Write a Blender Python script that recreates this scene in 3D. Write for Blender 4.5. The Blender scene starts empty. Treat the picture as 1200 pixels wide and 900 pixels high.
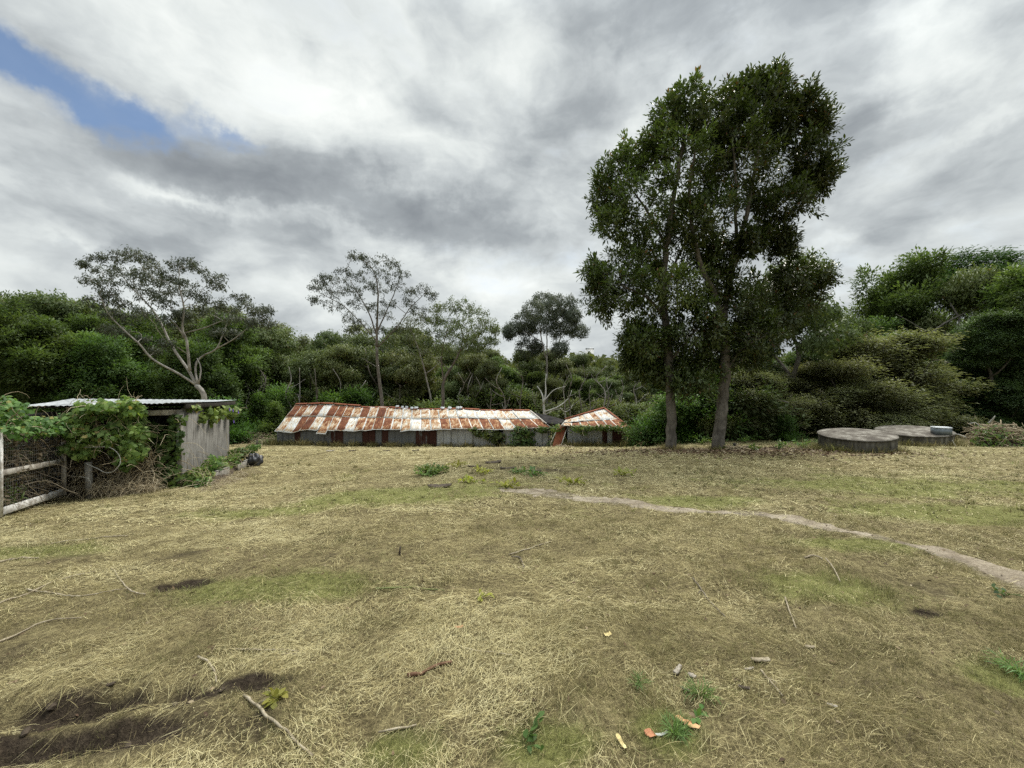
import bpy, math, random
import numpy as np
from mathutils import Vector

R = math.radians
SC = bpy.context.scene
COL = SC.collection

# ------------------------------------------------------------------ camera, world, sun, exposure
F = 470.0                       # focal length in pixels of the 1200 x 900 photograph
EYE = 1.6
cam_d = bpy.data.cameras.new('camera')
cam_d.sensor_width = 36.0
cam_d.lens = 36.0 * F / 1200.0
cam_d.clip_start = 0.05
cam_d.clip_end = 5000
cam = bpy.data.objects.new('camera', cam_d)
cam.location = (0, 0, EYE)
cam.rotation_euler = (R(90), 0, 0)
COL.objects.link(cam)
SC.camera = cam

SUN_EL, SUN_AZ = 52.0, 42.0     # degrees; azimuth clockwise from +Y
sd = Vector((math.sin(R(SUN_AZ)) * math.cos(R(SUN_EL)), math.cos(R(SUN_AZ)) * math.cos(R(SUN_EL)), math.sin(R(SUN_EL))))
sun_d = bpy.data.lights.new('sun', 'SUN')
sun_d.energy = 1.5
sun_d.angle = R(14)
sun_d.color = (1.0, 0.95, 0.86)
sun = bpy.data.objects.new('sun', sun_d)
sun.rotation_euler = sd.to_track_quat('Z', 'Y').to_euler()
sun.location = (0, 0, 60)
COL.objects.link(sun)

SC.view_settings.view_transform = 'Standard'
SC.view_settings.look = 'None'
SC.view_settings.exposure = 1.16
SC.view_settings.gamma = 1.0
SC.view_settings.use_curve_mapping = False
SC.render.engine = 'CYCLES'
cy = SC.cycles
cy.max_bounces = 6
cy.diffuse_bounces = 4
cy.glossy_bounces = 2
cy.transmission_bounces = 3
cy.use_denoising = False
cy.use_adaptive_sampling = False
cy.caustics_reflective = False
cy.caustics_refractive = False


class NT:
    """small helper round a node tree"""
    def __init__(s, tree):
        s.t = tree
        tree.nodes.clear()

    def n(s, typ, **kw):
        nd = s.t.nodes.new(typ)
        for k, v in kw.items():
            setattr(nd, k, v)
        return nd

    def put(s, sock, v):
        if v is None:
            return
        if isinstance(v, bpy.types.NodeSocket):
            s.t.links.new(v, sock)
        else:
            if sock.type == 'RGBA' and len(v) == 3:
                v = (*v, 1.0)
            sock.default_value = v

    def math(s, op, a, b=None, c=None, clamp=False):
        m = s.n('ShaderNodeMath', operation=op, use_clamp=clamp)
        s.put(m.inputs[0], a); s.put(m.inputs[1], b); s.put(m.inputs[2], c)
        return m.outputs[0]

    def vmath(s, op, a, b=None):
        m = s.n('ShaderNodeVectorMath', operation=op)
        s.put(m.inputs[0], a); s.put(m.inputs[1], b)
        return m.outputs['Value'] if op in ('DOT_PRODUCT', 'LENGTH') else m.outputs['Vector']

    def vscale(s, a, k):
        m = s.n('ShaderNodeVectorMath', operation='SCALE')
        s.put(m.inputs[0], a); s.put(m.inputs['Scale'], k)
        return m.outputs['Vector']

    def noise(s, vec=None, scale=5, detail=4, rough=0.5, dist=0.0, col=False, dims='3D'):
        m = s.n('ShaderNodeTexNoise', noise_dimensions=dims)
        s.put(m.inputs['Vector'], vec)
        m.inputs['Scale'].default_value = scale
        m.inputs['Detail'].default_value = detail
        m.inputs['Roughness'].default_value = rough
        m.inputs['Distortion'].default_value = dist
        return m.outputs['Color' if col else 'Fac']

    def ramp(s, fac, stops, interp='LINEAR'):
        m = s.n('ShaderNodeValToRGB')
        r = m.color_ramp
        r.interpolation = interp
        while len(r.elements) < len(stops):
            r.elements.new(0.5)
        for e, (p, c) in zip(r.elements, stops):
            e.position = p
            if not isinstance(c, (tuple, list)):
                c = (c, c, c)
            e.color = (*c, 1.0)
        s.put(m.inputs[0], fac)
        return m.outputs[0]

    def mix(s, fac, a, b, blend='MIX'):
        m = s.n('ShaderNodeMix', data_type='RGBA', blend_type=blend)
        s.put(m.inputs[0], fac); s.put(m.inputs[6], a); s.put(m.inputs[7], b)
        return m.outputs[2]

    def attr(s, name):
        return s.n('ShaderNodeAttribute', attribute_name=name)

    def mapr(s, v, a, b, c, d, smooth=True):
        m = s.n('ShaderNodeMapRange', interpolation_type='SMOOTHSTEP' if smooth else 'LINEAR')
        for i, q in enumerate((v, a, b, c, d)):
            s.put(m.inputs[i], q)
        return m.outputs[0]


def pix_dir(px, py):
    v = np.array([(px - 600) / F, 1.0, -(py - 450) / F])
    return v / np.linalg.norm(v)


world = bpy.data.worlds.new('World')
SC.world = world
world.use_nodes = True


def build_world():
    w = NT(world.node_tree)
    geo = w.n('ShaderNodeTexCoord').outputs['Generated']
    sep = w.n('ShaderNodeSeparateXYZ'); w.put(sep.inputs[0], geo)
    zz = w.math('ADD', w.math('MAXIMUM', sep.outputs[2], 0.0), 0.42)
    u = w.math('DIVIDE', sep.outputs[0], zz)
    v = w.math('DIVIDE', sep.outputs[1], zz)
    cmb = w.n('ShaderNodeCombineXYZ')
    w.put(cmb.inputs[0], u); w.put(cmb.inputs[1], v); cmb.inputs[2].default_value = 3.7
    P = cmb.outputs[0]
    # streaks lie along a slant, so the cloud plane is turned and stretched a little
    mp = w.n('ShaderNodeMapping'); w.put(mp.inputs[0], P)
    mp.inputs['Rotation'].default_value = (0, 0, R(-28)); mp.inputs['Scale'].default_value = (0.8, 1.0, 1.0)
    Q = mp.outputs[0]
    warp = w.vscale(w.vmath('SUBTRACT', w.noise(Q, 1.6, 4, 0.55, col=True), (0.5, 0.5, 0.5)), 0.42)
    Qw = w.vmath('ADD', Q, warp)
    n1 = w.noise(Qw, 1.1, 8, 0.5)
    ms = w.n('ShaderNodeMapping'); w.put(ms.inputs[0], geo)
    ms.inputs['Rotation'].default_value = (0, R(12), 0); ms.inputs['Scale'].default_value = (1.0, 1.0, 1.9)
    S_ = w.vmath('ADD', ms.outputs[0], w.vscale(w.vmath('SUBTRACT', w.noise(ms.outputs[0], 3.0, 4, 0.55, col=True), (0.5, 0.5, 0.5)), 0.22))
    n2 = w.noise(S_, 4.6, 8, 0.56)
    n3 = w.noise(S_, 14, 5, 0.55)
    val = w.math('ADD', w.math('MULTIPLY', n1, 0.62), w.math('ADD', w.math('MULTIPLY', n2, 0.70), w.math('MULTIPLY', n3, 0.14)))
    val = w.math('SUBTRACT', val, 0.22)
    # cloud banks at fixed directions of the sky
    dw = w.vscale(w.vmath('SUBTRACT', w.noise(geo, 5.0, 6, 0.6, col=True), (0.5, 0.5, 0.5)), 0.24)
    dirw = w.vmath('ADD', geo, dw)

    def blob(px, py, rx, ry, tilt=0.0):
        c = pix_dir(px, py)
        t = R(tilt)
        a = pix_dir(px + rx * math.cos(t), py + rx * math.sin(t)) - c
        b = pix_dir(px - ry * math.sin(t), py + ry * math.cos(t)) - c
        d = w.vmath('SUBTRACT', dirw, tuple(c))
        e = w.math('DIVIDE', w.vmath('DOT_PRODUCT', d, tuple(a)), float(a @ a))
        f = w.math('DIVIDE', w.vmath('DOT_PRODUCT', d, tuple(b)), float(b @ b))
        q = w.math('ADD', w.math('MULTIPLY', e, e), w.math('MULTIPLY', f, f))
        return w.math('EXPONENT', w.math('MULTIPLY', q, -1.0))

    val = w.math('ADD', w.math('MULTIPLY', w.math('SUBTRACT', val, 0.5), 1.08), 0.5)
    for px, py, rx, ry, tilt, k in BLOBS:
        val = w.math('ADD', val, w.math('MULTIPLY', blob(px, py, rx, ry, tilt), k))
    cloud = w.ramp(val, [(0.20, (0.130, 0.143, 0.155)), (0.38, (0.195, 0.212, 0.222)), (0.52, (0.288, 0.308, 0.313)),
                         (0.64, (0.372, 0.393, 0.388)), (0.80, (0.47, 0.487, 0.472)), (1.0, (0.53, 0.54, 0.52))])
    # an overcast sky is brighter overhead, raised further here out of view to light the ground, and brighter still round the hidden sun
    zen = w.mapr(sep.outputs[2], 0.66, 1.0, 1.0, ZENITH)
    sunny = w.mapr(w.vmath('DOT_PRODUCT', geo, tuple(sd)), 0.88, 1.0, 0.0, 0.25)
    gain = w.math('ADD', zen, sunny)
    cl = w.vscale(cloud, w.math('MULTIPLY', gain, 0.93))
    bg_cloud = w.n('ShaderNodeBackground'); w.put(bg_cloud.inputs[0], cl); bg_cloud.inputs[1].default_value = 1.0
    sky = w.n('ShaderNodeTexSky', sky_type='NISHITA', sun_disc=False)
    sky.sun_elevation = R(SUN_EL); sky.sun_rotation = R(SUN_AZ)
    sky.air_density = 1.0; sky.dust_density = 0.3; sky.ozone_density = 2.0
    bg_sky = w.n('ShaderNodeBackground'); w.put(bg_sky.inputs[0], sky.outputs[0]); bg_sky.inputs[1].default_value = 0.062
    hole = None
    for px, py, rx, ry, tilt, k in HOLES:
        h = w.math('MULTIPLY', blob(px, py, rx, ry, tilt), k)
        hole = h if hole is None else w.math('ADD', hole, h)
    hole = w.math('ADD', hole, w.math('MULTIPLY', w.math('SUBTRACT', n2, 0.5), 1.9))
    m = w.mapr(hole, 0.15, 1.25, 0.0, 0.9)
    mx = w.n('ShaderNodeMixShader')
    w.put(mx.inputs[0], m); w.put(mx.inputs[1], bg_cloud.outputs[0]); w.put(mx.inputs[2], bg_sky.outputs[0])
    out = w.n('ShaderNodeOutputWorld'); w.put(out.inputs[0], mx.outputs[0])


ZENITH = 6.0
BLOBS = [  # pixel direction, size, tilt, weight (positive: brighter)
    (430, 235, 190, 34, 8, -0.20), (530, 245, 60, 28, 0, -0.10), (180, 170, 150, 38, 16, -0.12), (180, 240, 90, 24, 8, -0.12), (660, 160, 70, 60, 0, -0.17),
    (800, 30, 130, 50, 0, -0.17), (1010, 170, 90, 40, 10, -0.17), (1090, 250, 120, 28, -6, -0.13), (620, 280, 160, 24, 5, -0.10),
    (130, 290, 200, 26, 4, -0.12), (60, 335, 150, 12, 0, -0.03),
    (330, 90, 240, 70, 16, 0.16), (560, 40, 110, 60, 20, 0.14), (700, 60, 30, 60, -30, 0.14), (760, 150, 26, 50, 0, 0.10), (470, 150, 120, 30, 15, 0.10),
    (1110, 70, 120, 70, -25, 0.26), (1150, 160, 90, 14, -15, 0.14), (30, 205, 60, 16, 10, 0.10), (215, 222, 60, 10, 6, 0.12), (330, 258, 120, 12, 8, 0.14),
    (100, 270, 40, 9, 0, 0.10), (560, 330, 90, 12, 5, 0.08), (340, 340, 60, 14, 10, 0.10), (1000, 270, 70, 12, -8, 0.12),
]
HOLES = [(30, 76, 110, 28, 15, 1.2), (165, 118, 95, 22, 20, 1.1), (275, 148, 60, 14, 18, 0.75), (-80, 40, 140, 40, 15, 1.0)]
build_world()

# ------------------------------------------------------------------ noise, terrain, pixel helpers


def _h(ix, iy, seed):
    n = (ix.astype(np.int64) * 374761393 + iy.astype(np.int64) * 668265263 + seed * 974634777) & 0xFFFFFFFF
    n = ((n ^ (n >> 13)) * 1274126177) & 0xFFFFFFFF
    n = n ^ (n >> 16)
    return (n & 0xFFFFFF) / float(0xFFFFFF)


def vnoise(x, y, seed=0):
    ix = np.floor(x); iy = np.floor(y)
    fx = x - ix; fy = y - iy
    fx = fx * fx * (3 - 2 * fx); fy = fy * fy * (3 - 2 * fy)
    a = _h(ix, iy, seed); b = _h(ix + 1, iy, seed); c = _h(ix, iy + 1, seed); d = _h(ix + 1, iy + 1, seed)
    return (a * (1 - fx) + b * fx) * (1 - fy) + (c * (1 - fx) + d * fx) * fy


def fbm(x, y, seed=0, oct=4):
    s = 0; amp = 0.5; tot = 0
    for o in range(oct):
        s = s + amp * vnoise(x * 2 ** o + 17.3 * o, y * 2 ** o - 9.1 * o, seed + o)
        tot += amp; amp *= 0.5
    return s / tot - 0.5


_ys = np.arange(-200, 1601, 1.0)


def _prof(pts):
    a = np.array(pts, float)
    z = np.interp(_ys, a[:, 0], a[:, 1])
    k = np.exp(-0.5 * (np.arange(-5, 6) / 1.6) ** 2); k /= k.sum()
    zs = np.convolve(np.pad(z, 5, mode='edge'), k, 'valid')
    return zs


PC = _prof([(-200, 2), (-50, 1.2), (0, 0), (4, -.25), (10, -.70), (17, -1.2), (22, -1.85), (31, -3.45), (34, -3.75), (38, -4.12), (45, -4.3), (60, -4.8), (90, -5), (150, -1), (250, 7), (600, 22), (1600, 40)])
PR = _prof([(-200, 2), (-50, 1.2), (0, 0), (4, -.25), (10, -.70), (17, -1.2), (22, -1.5), (34, -2.35), (45, -3.0), (60, -3.6), (90, -3), (150, 1), (250, 8), (600, 24), (1600, 40)])


def sstep(x, a, b):
    t = np.clip((x - a) / (b - a), 0, 1)
    return t * t * (3 - 2 * t)


RUTS = []        # filled below: (x, y, half length, half width, angle, depth)


def H0(x, y):
    x = np.asarray(x, float); y = np.asarray(y, float)
    w = sstep(x, 7.0, 12.0)
    z = np.interp(y, _ys, PC) * (1 - w) + np.interp(y, _ys, PR) * w
    z = z - 0.04 * np.clip(-x - 1.5, 0, 9) * np.exp(-((y - 8) / 9) ** 2)
    return z


def H(x, y):
    x = np.asarray(x, float); y = np.asarray(y, float)
    z = H0(x, y)
    near = np.exp(-((y - 3) / 14) ** 2)
    z = z + 0.10 * fbm(x * .45, y * .45, 3, 2) * sstep(y, -5, 6)
    z = z + 0.085 * fbm(x * 1.5, y * 1.5, 5, 3) * near
    z = z + 0.075 * fbm(x * 6.5, y * 6.5, 9, 3) * np.exp(-(y / 8.5) ** 2)
    for (rx, ry, a, b, t, d) in RUTS:
        c, s = math.cos(t), math.sin(t)
        e = ((x - rx) * c + (y - ry) * s) / a
        f = (-(x - rx) * s + (y - ry) * c) / b
        z = z - d * np.exp(-e ** 4 - f * f)
    return z


def Hs(x, y):
    return float(H(np.array([x]), np.array([y]))[0])


def G(px, py):
    """the point of the ground seen at a pixel of the photograph"""
    a = (px - 600) / F; b = -(py - 450) / F
    ts = np.concatenate([np.arange(1.0, 12, .01), np.arange(12, 80, .05)])
    zz = EYE + b * ts - H0(a * ts, ts)
    i = np.argmax(zz < 0)
    if zz[i] >= 0:
        i = len(ts) - 1
    t = ts[i]
    return np.array([a * t, t, Hs(a * t, t)])


def P(px, py, d):
    return np.array([(px - 600) / F * d, d, EYE - (py - 450) / F * d])


def _rut(px0, py0, px1, py1, wid, dep):
    a = G(px0, py0); b = G(px1, py1)
    c = (a + b) / 2
    return (c[0], c[1], np.linalg.norm((b - a)[:2]) / 2, wid, math.atan2(b[1] - a[1], b[0] - a[0]), dep)


_r = [_rut(-20, 838, 250, 805, .10, .10), _rut(-40, 882, 190, 858, .10, .11), _rut(185, 690, 235, 682, .10, .07), _rut(1062, 716, 1108, 714, .07, .06),
      _rut(270, 812, 330, 800, .09, .05)]
RUTS = _r

# ground cover masks: soil, green, straw brightness
_soil = [(120, 822, .95, .2, .10), (70, 870, 1.05, .26, .08), (210, 686, .28, .12, .1), (1085, 715, .16, .07, 0), (860, 527, 3.4, .9, 0), (300, 800, .3, .1, 0)]
SOFT = [(640, 550, 2.4, .9), (380, 655, 1.2, .5), (140, 655, 1.4, .6), (745, 560, 1.8, .8), (720, 840, .3, .2), (560, 645, .6, .3), (200, 760, .9, .4), (1060, 690, .5, .3)]
_green = [(455, 582, 1.6, 1.1), (400, 588, 1.0, .6), (1150, 600, 2.2, .8), (40, 648, .9, .3), (1000, 640, .8, .3), (830, 588, 1.2, .4), (330, 600, 1.2, .4), (780, 860, .16, .16), (470, 880, .18, .12),
          (1180, 800, .22, .18), (1080, 570, 3.0, 1.2), (640, 870, .25, .14), (960, 690, .6, .35), (330, 690, 1.0, .3)]
SOIL = [(*G(a, b)[:2], c, d, e) for a, b, c, d, e in _soil]
SOFTW = [(*G(a, b)[:2], c, d) for a, b, c, d in SOFT]
GREEN = [(*G(a, b)[:2], c, d) for a, b, c, d in _green]
PATH = [G(a, b) for a, b in [(592, 572), (625, 577), (655, 581), (690, 584), (720, 587), (755, 592), (790, 597), (830, 600), (870, 602), (915, 607), (950, 614), (980, 621), (1010, 626),
                             (1045, 634), (1075, 641), (1110, 650), (1150, 662), (1200, 678), (1260, 700), (1340, 730)]]
PATHW = [.22, .42, .30, .34, .36, .34, .26, .12, .22, .24, .20, .14, .22, .20, .13, .20, .26, .36, .42, .45]


def soil_mask(x, y):
    m = np.zeros_like(x)
    for (a, b, c, d, t) in SOIL:
        cs, sn = math.cos(t), math.sin(t)
        e = ((x - a) * cs + (y - b) * sn) / c; f = (-(x - a) * sn + (y - b) * cs) / d
        m = np.maximum(m, np.exp(-e * e - f * f))
    for (a, b, c, d) in SOFTW:
        m = np.maximum(m, .28 * np.exp(-((x - a) / c) ** 2 - ((y - b) / d) ** 2))
    n = fbm(x * 1.1, y * 1.1, 31, 4) + .6 * fbm(x * 4, y * 4, 37, 3)
    return np.clip(m * 1.25 + n * 1.1 + 0.05, 0, 1)


def green_mask(x, y):
    m = np.zeros_like(x)
    for (a, b, c, d) in GREEN:
        m = np.maximum(m, np.exp(-((x - a) / c) ** 2 - ((y - b) / d) ** 2))
    n = fbm(x * .9, y * .9, 41, 4)
    return np.clip(m * 1.1 + n * (.75 + .5 * sstep(y, 4, 9)) + .05, 0, 1)


def path_dist(x, y):
    d = np.full_like(x, 9.0)
    for i in range(len(PATH) - 1):
        a = PATH[i][:2]; b = PATH[i + 1][:2]
        ab = b - a; L2 = ab @ ab
        t = np.clip(((x - a[0]) * ab[0] + (y - a[1]) * ab[1]) / L2, 0, 1)
        dd = np.hypot(x - a[0] - t * ab[0], y - a[1] - t * ab[1]) / (PATHW[i] * (1 - t) + PATHW[i + 1] * t)
        d = np.minimum(d, dd)
    return d


# ------------------------------------------------------------------ mesh helpers


def tag(o, label=None, cat=None, group=None, kind=None):
    if label: o['label'] = label
    if cat: o['category'] = cat
    if group: o['group'] = group
    if kind: o['kind'] = kind
    return o


def empty(name, loc, label=None, cat=None, group=None):
    o = bpy.data.objects.new(name, None)
    o.empty_display_size = 0.3
    o.location = tuple(loc)
    COL.objects.link(o)
    return tag(o, label, cat, group)


def np_mesh(name, V, faces_k, mat, face_attr=None, uv=None, smooth=False, corner_col=None):
    """V (n,3); faces_k: list of (m,k) index arrays; face_attr: dict name->(nf,) floats"""
    me = bpy.data.meshes.new(name)
    V = np.ascontiguousarray(V, dtype=np.float32)
    me.vertices.add(len(V))
    me.vertices.foreach_set('co', V.ravel())
    li, st, n0 = [], [], 0
    for f in faces_k:
        f = np.asarray(f, np.int32)
        m, k = f.shape
        li.append(f.ravel()); st.append(n0 + np.arange(m, dtype=np.int32) * k); n0 += m * k
    li = np.concatenate(li); st = np.concatenate(st)
    me.loops.add(len(li)); me.loops.foreach_set('vertex_index', li.astype(np.int32))
    me.polygons.add(len(st)); me.polygons.foreach_set('loop_start', st.astype(np.int32))
    if uv is not None:
        u = me.uv_layers.new(name='UVMap')
        u.uv.foreach_set('vector', np.ascontiguousarray(uv[li], np.float32).ravel())
    for k, v in (face_attr or {}).items():
        a = me.attributes.new(k, 'FLOAT', 'FACE')
        a.data.foreach_set('value', np.ascontiguousarray(v, np.float32))
    for k, v in (corner_col or {}).items():
        a = me.attributes.new(k, 'FLOAT', 'POINT')
        a.data.foreach_set('value', np.ascontiguousarray(v, np.float32))
    me.update(calc_edges=True)
    if smooth:
        me.polygons.foreach_set('use_smooth', np.ones(len(st), bool))
    me.materials.append(mat)
    return me


class MB:
    """collects boxes, bars, tubes and sheets for one mesh"""
    def __init__(s):
        s.v = []; s.f = {}; s.a = {}; s.n = 0; s.uvs = []; s.cur = 0.5

    def add(s, verts, faces, uv=None):
        verts = np.asarray(verts, float)
        k0 = s.n
        s.v.append(verts); s.n += len(verts)
        s.uvs.append(np.zeros((len(verts), 2)) if uv is None else np.asarray(uv, float))
        for f in faces:
            s.f.setdefault(len(f), []).append([i + k0 for i in f])
            s.a.setdefault(len(f), []).append(s.cur)

    def addk(s, verts, farr, uv=None):
        verts = np.asarray(verts, float); farr = np.asarray(farr) + s.n
        s.v.append(verts); s.n += len(verts)
        s.uvs.append(np.zeros((len(verts), 2)) if uv is None else np.asarray(uv, float))
        s.f.setdefault(farr.shape[1], []).extend(farr.tolist())
        s.a.setdefault(farr.shape[1], []).extend([s.cur] * len(farr))

    def hexa(s, c):
        """eight corners: bottom four then top four, both counter-clockwise"""
        s.add(c, [(3, 2, 1, 0), (4, 5, 6, 7), (0, 1, 5, 4), (1, 2, 6, 5), (2, 3, 7, 6), (3, 0, 4, 7)])

    def bar(s, a, b, w, h, up=(0, 0, 1), bev=0.004):
        a = np.asarray(a, float); b = np.asarray(b, float)
        d = b - a; L = np.linalg.norm(d); d = d / L
        up = np.asarray(up, float)
        x = np.cross(d, up)
        if np.linalg.norm(x) < 1e-6:
            x = np.cross(d, (1, 0, 0))
        x /= np.linalg.norm(x); y = np.cross(x, d)
        e = min(bev, w * .3, h * .3)
        prof = [(-w / 2 + e, -h / 2), (w / 2 - e, -h / 2), (w / 2, -h / 2 + e), (w / 2, h / 2 - e), (w / 2 - e, h / 2), (-w / 2 + e, h / 2), (-w / 2, h / 2 - e), (-w / 2, -h / 2 + e)]
        V = [a + x * p + y * q for p, q in prof] + [b + x * p + y * q for p, q in prof]
        U = [(i / 8, 0) for i in range(8)] + [(i / 8, L) for i in range(8)]
        fs = [(i, (i + 1) % 8, 8 + (i + 1) % 8, 8 + i) for i in range(8)] + [tuple(range(7, -1, -1)), tuple(range(8, 16))]
        s.add(V, fs, U)

    def tube(s, pts, rad, sides=5, cap=True, vscale=1.0):
        pts = np.asarray(pts, float); n = len(pts)
        rad = np.broadcast_to(np.asarray(rad, float), (n,))
        T = np.gradient(pts, axis=0)
        T /= np.linalg.norm(T, axis=1)[:, None] + 1e-9
        ref = np.array([0.0, 0, 1]) if abs(T[0, 2]) < .9 else np.array([1.0, 0, 0])
        rings = []; x = np.cross(T[0], ref)
        for i in range(n):
            x = x - T[i] * (x @ T[i]); x /= np.linalg.norm(x) + 1e-9
            y = np.cross(T[i], x)
            an = np.arange(sides) * 2 * math.pi / sides
            rings.append(pts[i] + rad[i] * (np.cos(an)[:, None] * x + np.sin(an)[:, None] * y))
        V = np.concatenate(rings)
        i, j = np.meshgrid(np.arange(n - 1), np.arange(sides), indexing='ij')
        a = i * sides + j; b = i * sides + (j + 1) % sides
        Fq = np.stack([a, b, b + sides, a + sides], -1).reshape(-1, 4)
        ln = np.concatenate([[0], np.cumsum(np.linalg.norm(np.diff(pts, axis=0), axis=1))])
        U = np.stack([np.tile(np.arange(sides) / sides, n), np.repeat(ln * vscale, sides)], -1)
        k0 = s.n
        s.addk(V, Fq, U)
        if cap:
            for ring, rev in ((0, True), (n - 1, False)):
                fc = [k0 + ring * sides + j for j in range(sides)]
                if rev: fc = fc[::-1]
                s.f.setdefault(sides, []).append(fc); s.a.setdefault(sides, []).append(s.cur)

    def mesh(s, name, mat, base=(0, 0, 0), smooth=False):
        V = np.concatenate(s.v) - np.asarray(base, float)
        ks = sorted(s.f)
        at = np.concatenate([np.asarray(s.a[k], float) for k in ks])
        return np_mesh(name, V, [np.array(s.f[k]) for k in ks], mat, {'lv': at}, np.concatenate(s.uvs), smooth)

    def part(s, name, mat, parent, smooth=False):
        base = np.array(parent.location) if parent.parent is None else np.array(parent.parent.location)
        o = bpy.data.objects.new(name, s.mesh(name, mat, base, smooth))
        COL.objects.link(o)
        o.parent = parent
        return o

    def solo(s, name, mat, base, label, cat, group=None, smooth=False):
        o = bpy.data.objects.new(name, s.mesh(name, mat, base, smooth))
        o.location = tuple(base)
        COL.objects.link(o)
        return tag(o, label, cat, group)


def link_mesh(name, me, parent=None, loc=(0, 0, 0)):
    o = bpy.data.objects.new(name, me)
    o.location = tuple(loc)
    COL.objects.link(o)
    if parent is not None:
        o.parent = parent
    return o


DIAMOND = np.array([(0, 0, 0), (.45, .5, .08), (1, 0, -.06), (.45, -.5, .08)])
BROAD = np.array([(0, 0, 0), (.3, .42, .06), (.65, .4, .05), (1, 0, -.08), (.65, -.4, .05), (.3, -.42, .06)])
HEART = np.array([(0, 0, 0), (-.12, .28, .03), (.15, .52, .05), (.55, .38, .02), (1, 0, -.14), (.55, -.38, .02), (.15, -.52, .05), (-.12, -.28, .03)])


def lerp(a, b, t):
    return np.asarray(a) * (1 - t) + np.asarray(b) * t


def unit(a):
    return a / (np.linalg.norm(a, axis=-1, keepdims=True) + 1e-9)


def leaf_arrays(P0, A, Wd, L, W, tmpl):
    n, k = len(P0), len(tmpl)
    A = unit(A); Wd = unit(Wd - A * np.sum(A * Wd, -1, keepdims=True)); N = np.cross(A, Wd)
    N = np.where(N[:, 2:3] < 0, -N, N)
    L = np.broadcast_to(np.asarray(L, float), (n,)); W = np.broadcast_to(np.asarray(W, float), (n,))
    V = (P0[:, None] + A[:, None] * (tmpl[None, :, 0:1] * L[:, None, None]) + Wd[:, None] * (tmpl[None, :, 1:2] * W[:, None, None])
         + N[:, None] * (tmpl[None, :, 2:3] * L[:, None, None]))
    Fi = np.arange(n * k).reshape(n, k)
    return V.reshape(-1, 3), Fi


def face_normals(V, Fi):
    a, b, c = V[Fi[:, 0]], V[Fi[:, 1]], V[Fi[:, 2]]
    return unit(np.cross(b - a, c - a))


def face_out(V, Fi, on):
    """wind every leaf so that its upper face looks the way its tuft does"""
    g = np.sum(face_normals(V, Fi) * on, -1) < 0
    return np.where(g[:, None], Fi[:, ::-1], Fi)


def soft_normals(me, V, Fi, on, k=.55):
    """leaf normals leaning to their tuft's, as the curled leaves of a tuft do"""
    nn = unit(face_normals(V, Fi) * (1 - k) + on * k)
    me.normals_split_custom_set_from_vertices(np.repeat(nn, Fi.shape[1], 0).tolist())


# ------------------------------------------------------------------ materials


def new_mat(name):
    m = bpy.data.materials.new(name)
    m.use_nodes = True
    return m, NT(m.node_tree)


def finish(w, col, rough=0.8, spec=0.3, bump=None, bump_d=0.01, metal=0.0, trans=0.0, trans_col=None):
    b = w.n('ShaderNodeBsdfPrincipled')
    w.put(b.inputs['Base Color'], col)
    w.put(b.inputs['Roughness'], rough)
    b.inputs['Specular IOR Level'].default_value = spec
    b.inputs['Metallic'].default_value = metal
    if bump is not None:
        bp = w.n('ShaderNodeBump'); bp.inputs['Distance'].default_value = bump_d; bp.inputs['Strength'].default_value = 1.0
        w.put(bp.inputs['Height'], bump); w.put(b.inputs['Normal'], bp.outputs[0])
    sh = b.outputs[0]
    if trans > 0:
        t = w.n('ShaderNodeBsdfTranslucent'); w.put(t.inputs[0], trans_col if trans_col is not None else col)
        mx = w.n('ShaderNodeMixShader'); mx.inputs[0].default_value = trans
        w.put(mx.inputs[1], sh); w.put(mx.inputs[2], t.outputs[0]); sh = mx.outputs[0]
    o = w.n('ShaderNodeOutputMaterial'); w.put(o.inputs[0], sh)


def leaf_mat(name, dark, mid, light, trans=0.3, rough=0.5, spec=0.3, old=None):
    m, w = new_mat(name)
    lv = w.attr('lv').outputs['Fac']
    stops = [(0.0, dark), (0.5, mid), (0.94, light)]
    if old: stops.append((0.99, old))
    c = w.ramp(lv, stops)
    rnd = w.n('ShaderNodeObjectInfo').outputs['Random']
    hs = w.n('ShaderNodeHueSaturation')
    w.put(hs.inputs['Hue'], w.math('ADD', 0.475, w.math('MULTIPLY', w.math('FRACT', w.math('MULTIPLY', rnd, 7.0)), 0.045)))
    w.put(hs.inputs['Value'], w.math('ADD', 0.78, w.math('MULTIPLY', rnd, 0.5)))
    w.put(hs.inputs['Color'], c)
    tc = w.mix(1.0, hs.outputs[0], (1.1, 1.15, 0.6), 'MULTIPLY')
    finish(w, hs.outputs[0], rough, spec, trans=trans + .08, trans_col=tc)
    return m


def bark_mat(name, a, b, scale=6, stretch=0.25, bump=0.02):
    m, w = new_mat(name)
    g = w.n('ShaderNodeTexCoord').outputs['Object']
    mp = w.n('ShaderNodeMapping'); w.put(mp.inputs[0], g); mp.inputs['Scale'].default_value = (1, 1, stretch)
    n = w.noise(mp.outputs[0], scale, 6, 0.65, 0.4)
    n2 = w.noise(g, scale * .35, 3, 0.5)
    c = w.ramp(w.math('ADD', w.math('MULTIPLY', n, .6), w.math('MULTIPLY', n2, .4)), [(0.34, a), (0.62, b)])
    finish(w, c, 0.9, 0.2, n, bump)
    return m


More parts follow.
